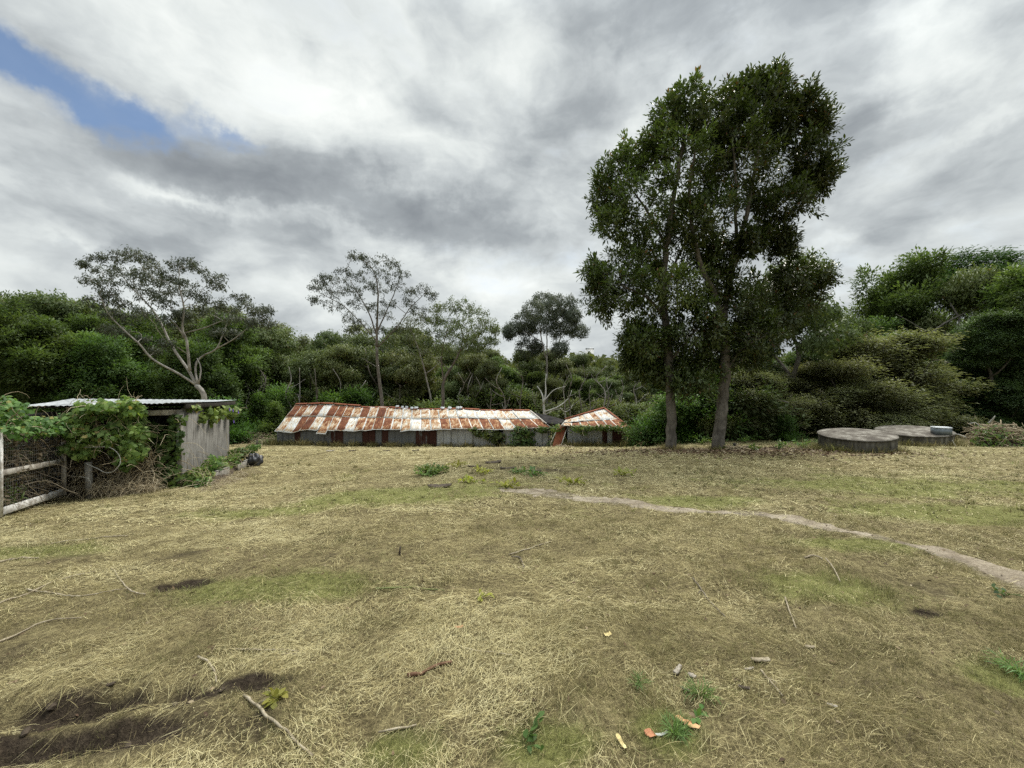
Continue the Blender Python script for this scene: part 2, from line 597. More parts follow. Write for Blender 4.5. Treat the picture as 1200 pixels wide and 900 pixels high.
def plain_mat(name, a, b, scale=8, rough=0.85, detail=5, bump=0.004, spec=0.25, metal=0.0, stretch=(1, 1, 1), lo=.35, hi=.65):
    m, w = new_mat(name)
    g = w.n('ShaderNodeTexCoord').outputs['Object']
    mp = w.n('ShaderNodeMapping'); w.put(mp.inputs[0], g); mp.inputs['Scale'].default_value = stretch
    n = w.noise(mp.outputs[0], scale, detail, 0.62, 0.2)
    finish(w, w.ramp(n, [(lo, a), (hi, b)]), rough, spec, n, bump, metal)
    return m


def strand_mat(name, stops, trans=0.25, rough=0.7):
    m, w = new_mat(name)
    c = w.ramp(w.attr('lv').outputs['Fac'], stops)
    finish(w, c, rough, 0.2, trans=trans)
    return m


def roof_mat(name, bright):
    """zinc sheets eaten by rust: lv says how far each sheet has gone, the uv runs across and down the sheet"""
    m, w = new_mat(name)
    lv = w.attr('lv').outputs['Fac']
    uv = w.n('ShaderNodeUVMap').outputs[0]
    obj = w.n('ShaderNodeTexCoord').outputs['Object']
    sp = w.n('ShaderNodeSeparateXYZ'); w.put(sp.inputs[0], uv)
    mp = w.n('ShaderNodeMapping'); w.put(mp.inputs[0], obj); mp.inputs['Scale'].default_value = (3.0, 0.7, 0.7)
    st = w.noise(mp.outputs[0], 2.2, 6, 0.68, 0.5)
    bl = w.noise(obj, 1.3, 4, 0.6, 0.8)
    r = w.math('ADD', w.math('MULTIPLY', st, 0.75), w.math('MULTIPLY', bl, 0.55))
    r = w.math('ADD', w.math('MULTIPLY', w.math('SUBTRACT', r, 0.65), 1.1), w.math('ADD', w.math('MULTIPLY', lv, 0.9), 0.05))
    # the laps keep their zinc: rust fades at the sheet's edges
    eu = w.math('MINIMUM', sp.outputs[0], w.math('SUBTRACT', 1.0, sp.outputs[0]))
    ev = w.math('MINIMUM', sp.outputs[1], w.math('SUBTRACT', 1.0, sp.outputs[1]))
    lap = w.math('MAXIMUM', w.mapr(eu, 0.04, 0.11, 1.0, 0.0), w.mapr(ev, 0.02, 0.07, 1.0, 0.0))
    r = w.math('SUBTRACT', r, w.math('MULTIPLY', lap, 0.33))
    z = bright
    c = w.ramp(r, [(0.30, (z, z, z * .97)), (0.42, (z * .90, z * .76, z * .56)), (0.52, (z * .60, z * .33, z * .15)), (0.62, (.20, .068, .028)), (0.85, (.095, .031, .016))])
    wv = w.math('SINE', w.math('MULTIPLY', sp.outputs[0], 2 * math.pi * 9))
    finish(w, c, w.mapr(r, .4, .6, .55, .9), 0.35, wv, 0.012)
    return m


def wall_sheet_mat(name, zinc, rust):
    m, w = new_mat(name)
    lv = w.attr('lv').outputs['Fac']
    uv = w.n('ShaderNodeUVMap').outputs[0]
    obj = w.n('ShaderNodeTexCoord').outputs['Object']
    sp = w.n('ShaderNodeSeparateXYZ'); w.put(sp.inputs[0], uv)
    mp = w.n('ShaderNodeMapping'); w.put(mp.inputs[0], obj); mp.inputs['Scale'].default_value = (3.0, 3.0, 0.5)
    st = w.noise(mp.outputs[0], 2.0, 6, 0.65, 0.3)
    r = w.math('ADD', w.math('SUBTRACT', st, 0.5), lv)
    foot = w.mapr(sp.outputs[1], 0.0, 0.22, 0.22, 0.0)
    r = w.math('ADD', r, w.math('MULTIPLY', foot, st))
    dull = w.mix(w.noise(mp.outputs[0], 5, 4, 0.6), tuple(zinc), tuple(q * 1.7 for q in zinc))
    c = w.mix(w.mapr(r, 0.48, 0.62, 0, 1), dull, w.mix(st, rust, tuple(q * .45 for q in rust)))
    wv = w.math('SINE', w.math('MULTIPLY', sp.outputs[0], 2 * math.pi * 9))
    finish(w, c, 0.75, 0.3, wv, 0.012)
    return m


M = {}
M['leaf_gloss'] = leaf_mat('dark_glossy_leaves', (0.043, 0.065, 0.023), (0.076, 0.116, 0.034), (0.140, 0.184, 0.050), .22, .38, .45, (0.171, 0.098, 0.031))
M['leaf_euc'] = leaf_mat('eucalypt_leaves', (.038, .049, .034), (.068, .085, .056), (.12, .135, .09), .2, .5)
M['leaf_euc2'] = leaf_mat('olive_eucalypt_leaves', (0.067, 0.092, 0.034), (0.118, 0.148, 0.054), (0.185, 0.202, 0.078), .27, .5, .3, (.13, .09, .04))
M['leaf_wattle'] = leaf_mat('dark_feathery_leaves', (0.053, 0.090, 0.030), (0.088, 0.140, 0.043), (0.143, 0.194, 0.062), .3, .6)
M['leaf_deep'] = leaf_mat('deep_green_leaves', (0.045, 0.075, 0.030), (0.074, 0.117, 0.044), (0.119, 0.165, 0.060), .25, .55)
M['leaf_olive'] = leaf_mat('pale_olive_leaves', (0.116, 0.130, 0.064), (0.182, 0.198, 0.101), (0.264, 0.275, 0.154), .3, .6)
M['leaf_bright'] = leaf_mat('bright_green_leaves', (.05, .095, .022), (.085, .15, .035), (.14, .2, .055), .35, .55)
M['leaf_vine'] = leaf_mat('vine_leaves', (.055, .105, .026), (.12, .20, .050), (.23, .31, .085), .35, .5, .3, (.30, .25, .08))
M['leaf_vine_dark'] = leaf_mat('shaded_vine_leaves', (0.035, 0.061, 0.018), (0.082, 0.127, 0.032), (0.152, 0.198, 0.054), .35, .5)  # darker copy of the vine leaves, shade put into the colour
M['leaf_yellow'] = leaf_mat('yellow_green_weed_leaves', (.16, .18, .035), (.27, .28, .05), (.4, .38, .08), .35, .55)
M['bark_grey'] = bark_mat('grey_brown_bark', (.045, .038, .031), (.19, .172, .145), 9, .45, .03)
M['bark_pale'] = bark_mat('pale_gum_bark', (.10, .088, .074), (.34, .325, .295), 4, .4, .012)
M['bark_dark'] = bark_mat('dark_bark', (.045, .038, .03), (.12, .105, .085), 6, .3)
M['bark_mid'] = bark_mat('weathered_bark', (.065, .057, .046), (.19, .175, .148), 5, .3)
M['bark_dead'] = bark_mat('bleached_dead_wood', (.28, .27, .24), (.46, .45, .41), 4, .3, .006)
M['roof'] = roof_mat('rusty_zinc_roof', 0.66)
M['wall'] = wall_sheet_mat('old_zinc_wall', (.105, .11, .115), (.075, .024, .016))
M['wall_pale'] = wall_sheet_mat('pale_zinc_wall', (.30, .31, .315), (.12, .04, .022))
M['rust_sheet'] = plain_mat('rusted_sheet', (.16, .048, .024), (.26, .095, .048), 3, stretch=(1, 1, .4))
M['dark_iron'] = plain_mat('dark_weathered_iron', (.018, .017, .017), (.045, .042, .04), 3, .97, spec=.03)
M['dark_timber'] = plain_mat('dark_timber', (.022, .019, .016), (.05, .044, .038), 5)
M['grey_timber'] = plain_mat('grey_timber', (.15, .14, .12), (.33, .31, .27), 6, stretch=(1, 1, 1))
M['white_timber'] = plain_mat('flaking_white_timber', (.36, .33, .29), (.70, .69, .66), 9, lo=.36, hi=.56)
M['pale_timber'] = plain_mat('pale_worn_timber', (.24, .21, .175), (.48, .45, .40), 9, lo=.36, hi=.58)
M['zinc'] = plain_mat('dull_zinc', (.20, .21, .215), (.42, .435, .44), 2.5, .5, spec=.5)
M['white_pipe'] = plain_mat('white_pipe', (.24, .23, .20), (.42, .41, .37), 9, .6)
M['wire'] = plain_mat('galvanised_wire', (.28, .28, .27), (.42, .42, .40), 9, .5)
M['concrete'] = None
M['box_metal'] = plain_mat('grey_painted_metal', (.10, .125, .14), (.16, .185, .20), 6, .45, spec=.5)
M['black_plastic'] = plain_mat('black_plastic', (.012, .012, .013), (.03, .03, .032), 10, .35, spec=.5)
M['dead_stem'] = strand_mat('dry_stems', [(0, (.18, .14, .085)), (.5, (.36, .295, .19)), (1, (.54, .47, .33))], .05, .85)
M['dirt'] = plain_mat('dark_loose_soil', (.035, .026, .018), (.09, .068, .046), 14, .95, bump=.02)
M['white_wall'] = plain_mat('white_render', (.70, .69, .66), (.8, .79, .77), 2)
M['dead_stem_dark'] = strand_mat('shaded_dry_stems', [(0, (.07, .055, .036)), (.5, (.15, .12, .08)), (1, (.28, .235, .16))], .05, .85)  # browner dry stems, with the frame's inner shade put into the colour
M['lid_metal'] = plain_mat('pale_lid_metal', (.42, .44, .45), (.55, .57, .58), 5, .5)
M['petal'] = plain_mat('purple_petals', (.10, .06, .28), (.17, .10, .40), 9)


def tank_mat():
    m, w = new_mat('stained_concrete')
    g = w.n('ShaderNodeTexCoord').outputs['Object']
    mp = w.n('ShaderNodeMapping'); w.put(mp.inputs[0], g); mp.inputs['Scale'].default_value = (1, 1, .12)
    a = w.noise(g, 2.2, 6, .65, .4); st = w.noise(mp.outputs[0], 5, 5, .65); fine = w.noise(g, 30, 3, .6)
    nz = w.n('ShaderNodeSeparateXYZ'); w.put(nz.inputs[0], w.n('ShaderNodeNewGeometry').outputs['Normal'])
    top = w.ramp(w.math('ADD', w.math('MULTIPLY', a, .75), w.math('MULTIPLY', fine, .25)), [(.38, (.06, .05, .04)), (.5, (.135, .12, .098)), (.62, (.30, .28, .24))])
    side = w.ramp(w.math('ADD', w.math('MULTIPLY', st, .7), w.math('MULTIPLY', a, .3)), [(.38, (.035, .032, .025)), (.52, (.095, .088, .072)), (.66, (.22, .21, .18))])  # stained wall colour, also darkened for the shadow the walls stand in
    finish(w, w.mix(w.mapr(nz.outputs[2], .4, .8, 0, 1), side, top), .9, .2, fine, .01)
    return m


M['concrete'] = tank_mat()


def weather_mat():
    """whitewashed corrugated iron gone grey, darker streaks run down it"""
    m, w = new_mat('weathered_grey_sheeting')
    uv = w.n('ShaderNodeUVMap').outputs[0]
    mp = w.n('ShaderNodeMapping'); w.put(mp.inputs[0], uv); mp.inputs['Scale'].default_value = (14, .8, 1)
    st = w.noise(mp.outputs[0], 2.4, 6, .65, .3); a = w.noise(uv, 2.5, 5, .6)
    us = w.n('ShaderNodeSeparateXYZ'); w.put(us.inputs[0], uv)
    gr = w.math('MULTIPLY', w.mapr(w.math('SINE', w.math('MULTIPLY', us.outputs[0], 2 * math.pi / .135)), -1.0, -.1, 1.0, 0.0), .13)  # shading of the ribs painted into the colour, darker in every groove
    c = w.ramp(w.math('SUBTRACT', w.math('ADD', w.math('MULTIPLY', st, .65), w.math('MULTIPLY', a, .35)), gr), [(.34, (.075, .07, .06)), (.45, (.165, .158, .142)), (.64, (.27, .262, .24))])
    finish(w, c, .85, .2)
    return m


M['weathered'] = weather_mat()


def ground_mat():
    m, w = new_mat('mown_dry_ground')
    g = w.n('ShaderNodeTexCoord').outputs['Object']
    soil = w.attr('soil').outputs['Fac']; green = w.attr('green').outputs['Fac']
    big = w.noise(g, .35, 5, .6, .3); mid = w.noise(g, 2.6, 6, .65, .3); fine = w.noise(g, 24, 5, .7, .6); vf = w.noise(g, 85, 3, .7, .5)
    mixn = w.math('ADD', w.math('MULTIPLY', mid, .3), w.math('ADD', w.math('MULTIPLY', fine, .45), w.math('MULTIPLY', vf, .25)))
    straw = w.ramp(mixn, [(.34, (.048, .038, .020)), (.46, (.150, .122, .060)), (.56, (.31, .26, .128)), (.68, (.48, .42, .22))])
    grn = w.ramp(mixn, [(.35, (.075, .085, .025)), (.5, (.20, .205, .065)), (.65, (.34, .34, .13))])
    drt = w.ramp(mixn, [(.35, (.018, .013, .009)), (.5, (.042, .031, .021)), (.66, (.11, .085, .056))])
    c = w.mix(w.mapr(w.math('ADD', green, w.math('MULTIPLY', w.math('SUBTRACT', mid, .5), .9)), .25, .8, 0, .85), straw, grn)
    c = w.mix(w.mapr(w.math('ADD', soil, w.math('MULTIPLY', w.math('SUBTRACT', mid, .5), 1.0)), .38, .85, 0, 1), c, drt)
    worn = w.attr('worn').outputs['Fac']
    wn = w.math('ADD', worn, w.math('MULTIPLY', w.math('SUBTRACT', w.math('ADD', w.math('MULTIPLY', mid, .5), w.math('MULTIPLY', fine, .5)), .5), 2.2))
    pth = w.ramp(mixn, [(.36, (.12, .094, .066)), (.5, (.235, .195, .143)), (.64, (.37, .32, .245))])
    c = w.mix(w.math('MULTIPLY', w.mapr(wn, .50, 1.15, 0, .9), w.mapr(worn, 0.0, .25, 0, 1)), c, pth)
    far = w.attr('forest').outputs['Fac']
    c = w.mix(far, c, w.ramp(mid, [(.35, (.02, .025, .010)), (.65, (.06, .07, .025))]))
    lawn = w.attr('lawn').outputs['Fac']
    c = w.mix(lawn, c, w.ramp(mixn, [(.35, (.07, .10, .035)), (.65, (.15, .19, .065))]))
    finish(w, c, .95, .1, w.math('ADD', fine, w.math('MULTIPLY', vf, .5)), .05)
    return m


def path_mat():
    m, w = new_mat('bare_trodden_dirt')
    g = w.n('ShaderNodeTexCoord').outputs['Object']
    a = w.noise(g, 3, 6, .65, .3); b = w.noise(g, 40, 4, .7)
    c = w.ramp(w.math('ADD', w.math('MULTIPLY', a, .6), w.math('MULTIPLY', b, .4)), [(.36, (.12, .094, .066)), (.5, (.235, .195, .143)), (.64, (.37, .32, .245))])
    finish(w, c, .95, .1, b, .01)
    return m


# ------------------------------------------------------------------ ground
def build_ground():
    n = 680
    t = np.linspace(-1, 1, n)
    X = 1.1 * np.sinh(7.9 * t); Y = 1.1 * np.sinh(7.9 * t) + 2.2
    gx, gy = np.meshgrid(X, Y, indexing='xy')
    x = gx.ravel(); y = gy.ravel()
    V = np.stack([x, y, H(x, y)], -1)
    i, j = np.meshgrid(np.arange(n - 1), np.arange(n - 1), indexing='ij')
    a = (i * n + j).ravel()
    Fq = np.stack([a, a + 1, a + n + 1, a + n], -1)
    cc = {'soil': soil_mask(x, y), 'green': green_mask(x, y),
          'worn': np.clip(1.25 - .75 * path_dist(x, y), 0, 1) * (y > 0),
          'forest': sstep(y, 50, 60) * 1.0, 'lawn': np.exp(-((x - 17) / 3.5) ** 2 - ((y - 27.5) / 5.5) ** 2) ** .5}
    cc['lawn'] = np.where(cc['lawn'] > .45, 1.0, cc['lawn'])
    o = link_mesh('ground', np_mesh('ground', V, [Fq], ground_mat(), None, None, True, cc))
    tag(o, 'sloping paddock of mown dry grass and bare earth', 'ground', kind='structure')
    # the trodden track
    pts = np.array(PATH); wid = np.array(PATHW)
    s = np.concatenate([[0], np.cumsum(np.linalg.norm(np.diff(pts[:, :2], axis=0), axis=1))])
    u = np.arange(0, s[-1], .05)
    cx = np.interp(u, s, pts[:, 0]); cyy = np.interp(u, s, pts[:, 1]); ww = np.interp(u, s, wid)
    tx = np.gradient(cx); ty = np.gradient(cyy); l = np.hypot(tx, ty); nx, ny = -ty / l, tx / l
    k = 25; vs = []
    for q in range(k):
        e = q / (k - 1) * 2 - 1
        jag = 1 + 1.5 * fbm(u * 1.3, np.full_like(u, 3.0 if e < 0 else 9.0), 77, 4)
        off = e * ww * np.clip(jag + 1.0 * fbm(u * 5, np.full_like(u, 5.0 if e < 0 else 2.0), 79, 3), .04, 2.2) * .95
        px_, py_ = cx + nx * off, cyy + ny * off
        vs.append(np.stack([px_, py_, H(px_, py_) + 0.014], -1))
    V = np.stack(vs, 1).reshape(-1, 3)
    e_ = np.tile(np.linspace(-1, 1, k), len(u))
    keep = 1.0 - 1.0 * e_ ** 2 + 1.9 * fbm(V[:, 0] * 2.2, V[:, 1] * 2.2, 91, 4) + .8 * fbm(V[:, 0] * 11, V[:, 1] * 11, 93, 2)
    i, j = np.meshgrid(np.arange(len(u) - 1), np.arange(k - 1), indexing='ij')
    a = (i * k + j).ravel()
    Fq = np.stack([a, a + k, a + k + 1, a + 1], -1)
    V[:, 2] += np.clip((keep - .72) * .07, -.045, .004) - .004
    Fq = Fq[keep[Fq].max(1) > .0]
    o = link_mesh('path', np_mesh('path', V, [Fq], path_mat(), None, None, True))
    tag(o, 'worn bare dirt track crossing the mown grass', 'path', kind='structure')


build_ground()


# ------------------------------------------------------------------ straw and grass lying on the ground
def ribbon_mesh(name, base, az, L, W, lift, curve, lv, mat, seg=3, follow=True, up=None):
    """flat curved ribbons; az heading, lift the slope of the strand; up: upright blades with lean"""
    n = len(L)
    pts = np.zeros((n, seg + 1, 3))
    for k in range(seg + 1):
        t = k / seg
        a = az + curve * t
        if up is None:
            pts[:, k, 0] = base[:, 0] + np.cos(a) * L * (t - .5)
            pts[:, k, 1] = base[:, 1] + np.sin(a) * L * (t - .5)
            pts[:, k, 2] = base[:, 2] + lift * L * (t - .5) + .02 * L * np.sin(math.pi * t)
        else:
            pts[:, k, 0] = base[:, 0] + np.cos(a) * L * up * t ** 1.6
            pts[:, k, 1] = base[:, 1] + np.sin(a) * L * up * t ** 1.6
            pts[:, k, 2] = base[:, 2] + L * t * (1 - .35 * up * t)
    if follow:
        g = H(pts[:, :, 0].ravel(), pts[:, :, 1].ravel()).reshape(n, seg + 1)
        gb = H(base[:, 0], base[:, 1])
        pts[:, :, 2] += g - gb[:, None] if up is None else 0
        pts[:, :, 2] = np.maximum(pts[:, :, 2], g + .003)
    wa = az + curve * .5 + math.pi / 2
    if up is not None:
        wa = az + math.pi / 2
    V = np.zeros((n, seg + 1, 2, 3))
    for k in range(seg + 1):
        t = k / seg
        w = W * (1 - .75 * abs(2 * t - 1) ** 2) if up is None else W * (1 - .85 * t)
        dx = np.cos(wa) * w / 2; dy = np.sin(wa) * w / 2
        V[:, k, 0] = pts[:, k] + np.stack([dx, dy, np.zeros(n)], -1)
        V[:, k, 1] = pts[:, k] - np.stack([dx, dy, np.zeros(n)], -1)
    idx = (np.arange(n) * (seg + 1) * 2)[:, None] + np.arange(seg)[None] * 2
    a = idx.ravel()
    Fq = np.stack([a, a + 1, a + 3, a + 2], -1)
    return np_mesh(name, V.reshape(-1, 3), [Fq], mat, {'lv': np.repeat(lv, seg)})


def scatter(rng, n, d0, d1, half=1.42):
    """points on the ground in front of the camera, evenly by area, between two distances"""
    d = np.sqrt(rng.uniform(d0 ** 2, d1 ** 2, n))
    x = rng.uniform(-half, half, n) * d + rng.normal(0, .3, n)
    return x, d


FRINGE = [(14.57, 17.0, 1.3), (20.0, 20.0, 1.43), ((786 - 600) / F * 17.5, 17.5, .32), ((841 - 600) / F * 17.5, 17.5, .36)] + [(-21.9 + 24.9 * t, 37 - 6 * t - .1, .22) for t in np.linspace(0, 1, 16)] + [(3.9 + 4.6 * t, 29.0, .2) for t in np.linspace(0, 1, 16)] + [(-8.25 - 1.7 * t, 10 + 4 * t, .15) for t in np.linspace(0, 1, 10)]


def build_grass():
    rng = np.random.default_rng(5)
    dry = strand_mat('dry_cut_grass', [(0, (.085, .065, .035)), (.25, (.225, .180, .088)), (.55, (.45, .385, .185)), (.8, (.66, .59, .34)), (.9, (.33, .31, .14)), (1, (.23, .24, .09))], .2)
    grn = strand_mat('short_green_grass', [(0, (.06, .062, .024)), (.35, (.13, .125, .045)), (.6, (.235, .20, .09)), (.8, (.40, .34, .165)), (1, (.23, .26, .075))], .3)
    zones = [(1.2, 3.2, 150000, (.014, .15), (.0010, .0021)), (3.2, 6, 120000, (.022, .19), (.002, .0038)), (6, 11, 80000, (.05, .24), (.0045, .010)), (11, 20, 48000, (.1, .34), (.010, .022)),
             (20, 46, 30000, (.15, .5), (.02, .045))]
    B, AZ, LL, WW, LI, CU, LV = [], [], [], [], [], [], []
    for d0, d1, n, (l0, l1), (w0, w1) in zones:
        x, y = scatter(rng, n, d0, d1)
        so = soil_mask(x, y); gr = green_mask(x, y); pd = path_dist(x, y)
        wisp = fbm(x * 2.2, y * 2.2, 55, 3)
        keep = rng.uniform(0, 1, n) < np.clip(.95 - so * 1.15 + wisp * 1.5 + .8 * fbm(x * 6, y * 6, 57, 2), .04, 1) * np.clip(sstep(pd, .35, 1.35) + .30 + 1.8 * fbm(x * 3, y * 3, 59, 3) * (pd < 1.6), .14, 1) * (1 - .7 * sstep(gr, .35, .9))
        keep &= rng.uniform(0, 1, n) > .5 * sstep(x / y, -.35, .5) * (1 - sstep(y, 5, 10))
        keep &= ~((y > 22) & (y > 30 + rng.uniform(0, 16, n)))
        x, y, so, gr, wisp = x[keep], y[keep], so[keep], gr[keep], wisp[keep]
        m = len(x)
        flow = fbm(x * .55, y * .55, 61, 3) * 7 + fbm(x * 2.5, y * 2.5, 67, 2) * 2.5 + .35
        az = flow + rng.normal(0, .75, m)
        u = rng.uniform(0, 1, m)
        L = l0 + (l1 - l0) * u ** 4.6
        tone = np.clip(.45 + .14 * sstep(y, 3.5, 9) + .23 * rng.normal(0, 1, m) + .7 * wisp - .32 * so + .9 * fbm(x * .5, y * .5, 71, 4) + .35 * fbm(x * 7, y * 7, 73, 2), .02, .82)
        isg = rng.uniform(0, 1, m) < np.clip(.06 + .5 * (gr - .2), .02, .6)
        lv = np.where(isg, rng.uniform(.86, 1, m), tone)
        z = H(x, y) + .004 + np.abs(rng.normal(0, .012, m)) * np.clip(1.2 + wisp * 2, .4, 2)
        B.append(np.stack([x, y, z], -1)); AZ.append(az); LL.append(L); WW.append(rng.uniform(w0, w1, m)); LI.append(rng.normal(0, .10, m)); CU.append(rng.normal(0, .16, m) + np.where(rng.uniform(0, 1, m) < .06, rng.normal(0, .7, m), 0)); LV.append(lv)
    c = np.concatenate
    o = link_mesh('cut_grass', ribbon_mesh('cut_grass', c(B), c(AZ), c(LL), c(WW), c(LI), c(CU), c(LV), dry))
    tag(o, 'loose straw of dry cut grass strewn over the paddock', 'cut grass', kind='stuff')
    # short standing grass
    B, AZ, LL, WW, UP, CU, LV = [], [], [], [], [], [], []
    for d0, d1, n, (l0, l1), (w0, w1) in [(1.2, 3.2, 260000, (.014, .046), (.0010, .0020)), (3.2, 6, 170000, (.02, .056), (.0018, .0034)), (6, 12, 55000, (.03, .07), (.006, .012)), (12, 24, 30000, (.04, .09), (.013, .025)), (24, 46, 16000, (.06, .14), (.03, .05))]:
        per = 14
        x, y = scatter(rng, n // per, d0, d1)
        if d0 > 6:      # taller unmown fringe round tanks, trunks and walls
            for (fx, fy, fr) in FRINGE:
                if d0 <= fy < d1:
                    k = int(fr * 120); a = rng.uniform(0, 6.283, k)
                    x = np.concatenate([x, fx + np.cos(a) * fr * rng.uniform(.97, 1.12, k)]); y = np.concatenate([y, fy + np.sin(a) * fr * rng.uniform(.97, 1.12, k)])
        so = soil_mask(x, y); gr = green_mask(x, y); pd = path_dist(x, y)
        fringe = np.zeros(len(x), bool); fringe[n // per:] = True
        right = sstep(x / y, -.2, .7)
        keep = rng.uniform(0, 1, len(x)) < np.clip(.42 + 1.0 * gr + .4 * right + fbm(x * 3, y * 3, 81, 3) * 1.4 - so * .9, .02, 1) * np.where(pd < .8, .08, 1.0)
        keep |= fringe
        x, y, gr, fringe = x[keep], y[keep], gr[keep], fringe[keep]
        big = np.clip(1 + 2.4 * fbm(x * 4, y * 4, 83, 3), .35, 2.2) * np.where(fringe, 4.2, 1.0)
        tl = np.clip(.50 + rng.normal(0, .16, len(x)) + .8 * fbm(x * .8, y * .8, 87, 4) - .30 * (gr - .25), .02, .8)
        tg = rng.uniform(0, 1, len(x)) < np.clip(gr * .85 - .12, 0, .65)
        rep = lambda q: np.repeat(q, per)
        m = len(x) * per
        ang = rng.uniform(0, 6.283, m); rad = np.abs(rng.normal(0, .5, m)) * rep(big) * l1
        X = rep(x) + np.cos(ang) * rad; Y = rep(y) + np.sin(ang) * rad
        lv = np.where(rep(tg), rng.uniform(.88, 1, m), np.clip(rep(tl) + rng.normal(0, .1, m), 0, .82))
        B.append(np.stack([X, Y, H(X, Y) - .004], -1)); AZ.append(ang + rng.normal(0, .6, m)); LL.append(rng.uniform(l0, l1, m) * rep(big)); WW.append(rng.uniform(w0, w1, m))
        UP.append(rng.uniform(.15, 1.2, m)); CU.append(rng.normal(0, .5, m)); LV.append(lv)
    o = link_mesh('short_grass', ribbon_mesh('short_grass', c(B), c(AZ), c(LL), c(WW), None, c(CU), c(LV), grn, seg=2, follow=False, up=c(UP)))
    tag(o, 'short standing grass, olive and straw coloured, across the paddock', 'grass', kind='stuff')


build_grass()


# ------------------------------------------------------------------ trees
def polyline(pts, step):
    pts = np.asarray(pts, float)
    # smooth with catmull-rom, then resample
    if len(pts) > 2:
        Q = np.vstack([2 * pts[0] - pts[1], pts, 2 * pts[-1] - pts[-2]])
        out = []
        for i in range(1, len(Q) - 2):
            for t in np.linspace(0, 1, 6, endpoint=False):
                p0, p1, p2, p3 = Q[i - 1], Q[i], Q[i + 1], Q[i + 2]
                out.append(.5 * ((2 * p1) + (p2 - p0) * t + (2 * p0 - 5 * p1 + 4 * p2 - p3) * t * t + (3 * p1 - p0 - 3 * p2 + p3) * t ** 3))
        out.append(pts[-1]); pts = np.array(out)
    s = np.concatenate([[0], np.cumsum(np.linalg.norm(np.diff(pts, axis=0), axis=1))])
    k = max(2, int(s[-1] / step) + 1)
    u = np.linspace(0, s[-1], k)
    return np.stack([np.interp(u, s, pts[:, i]) for i in range(3)], -1)


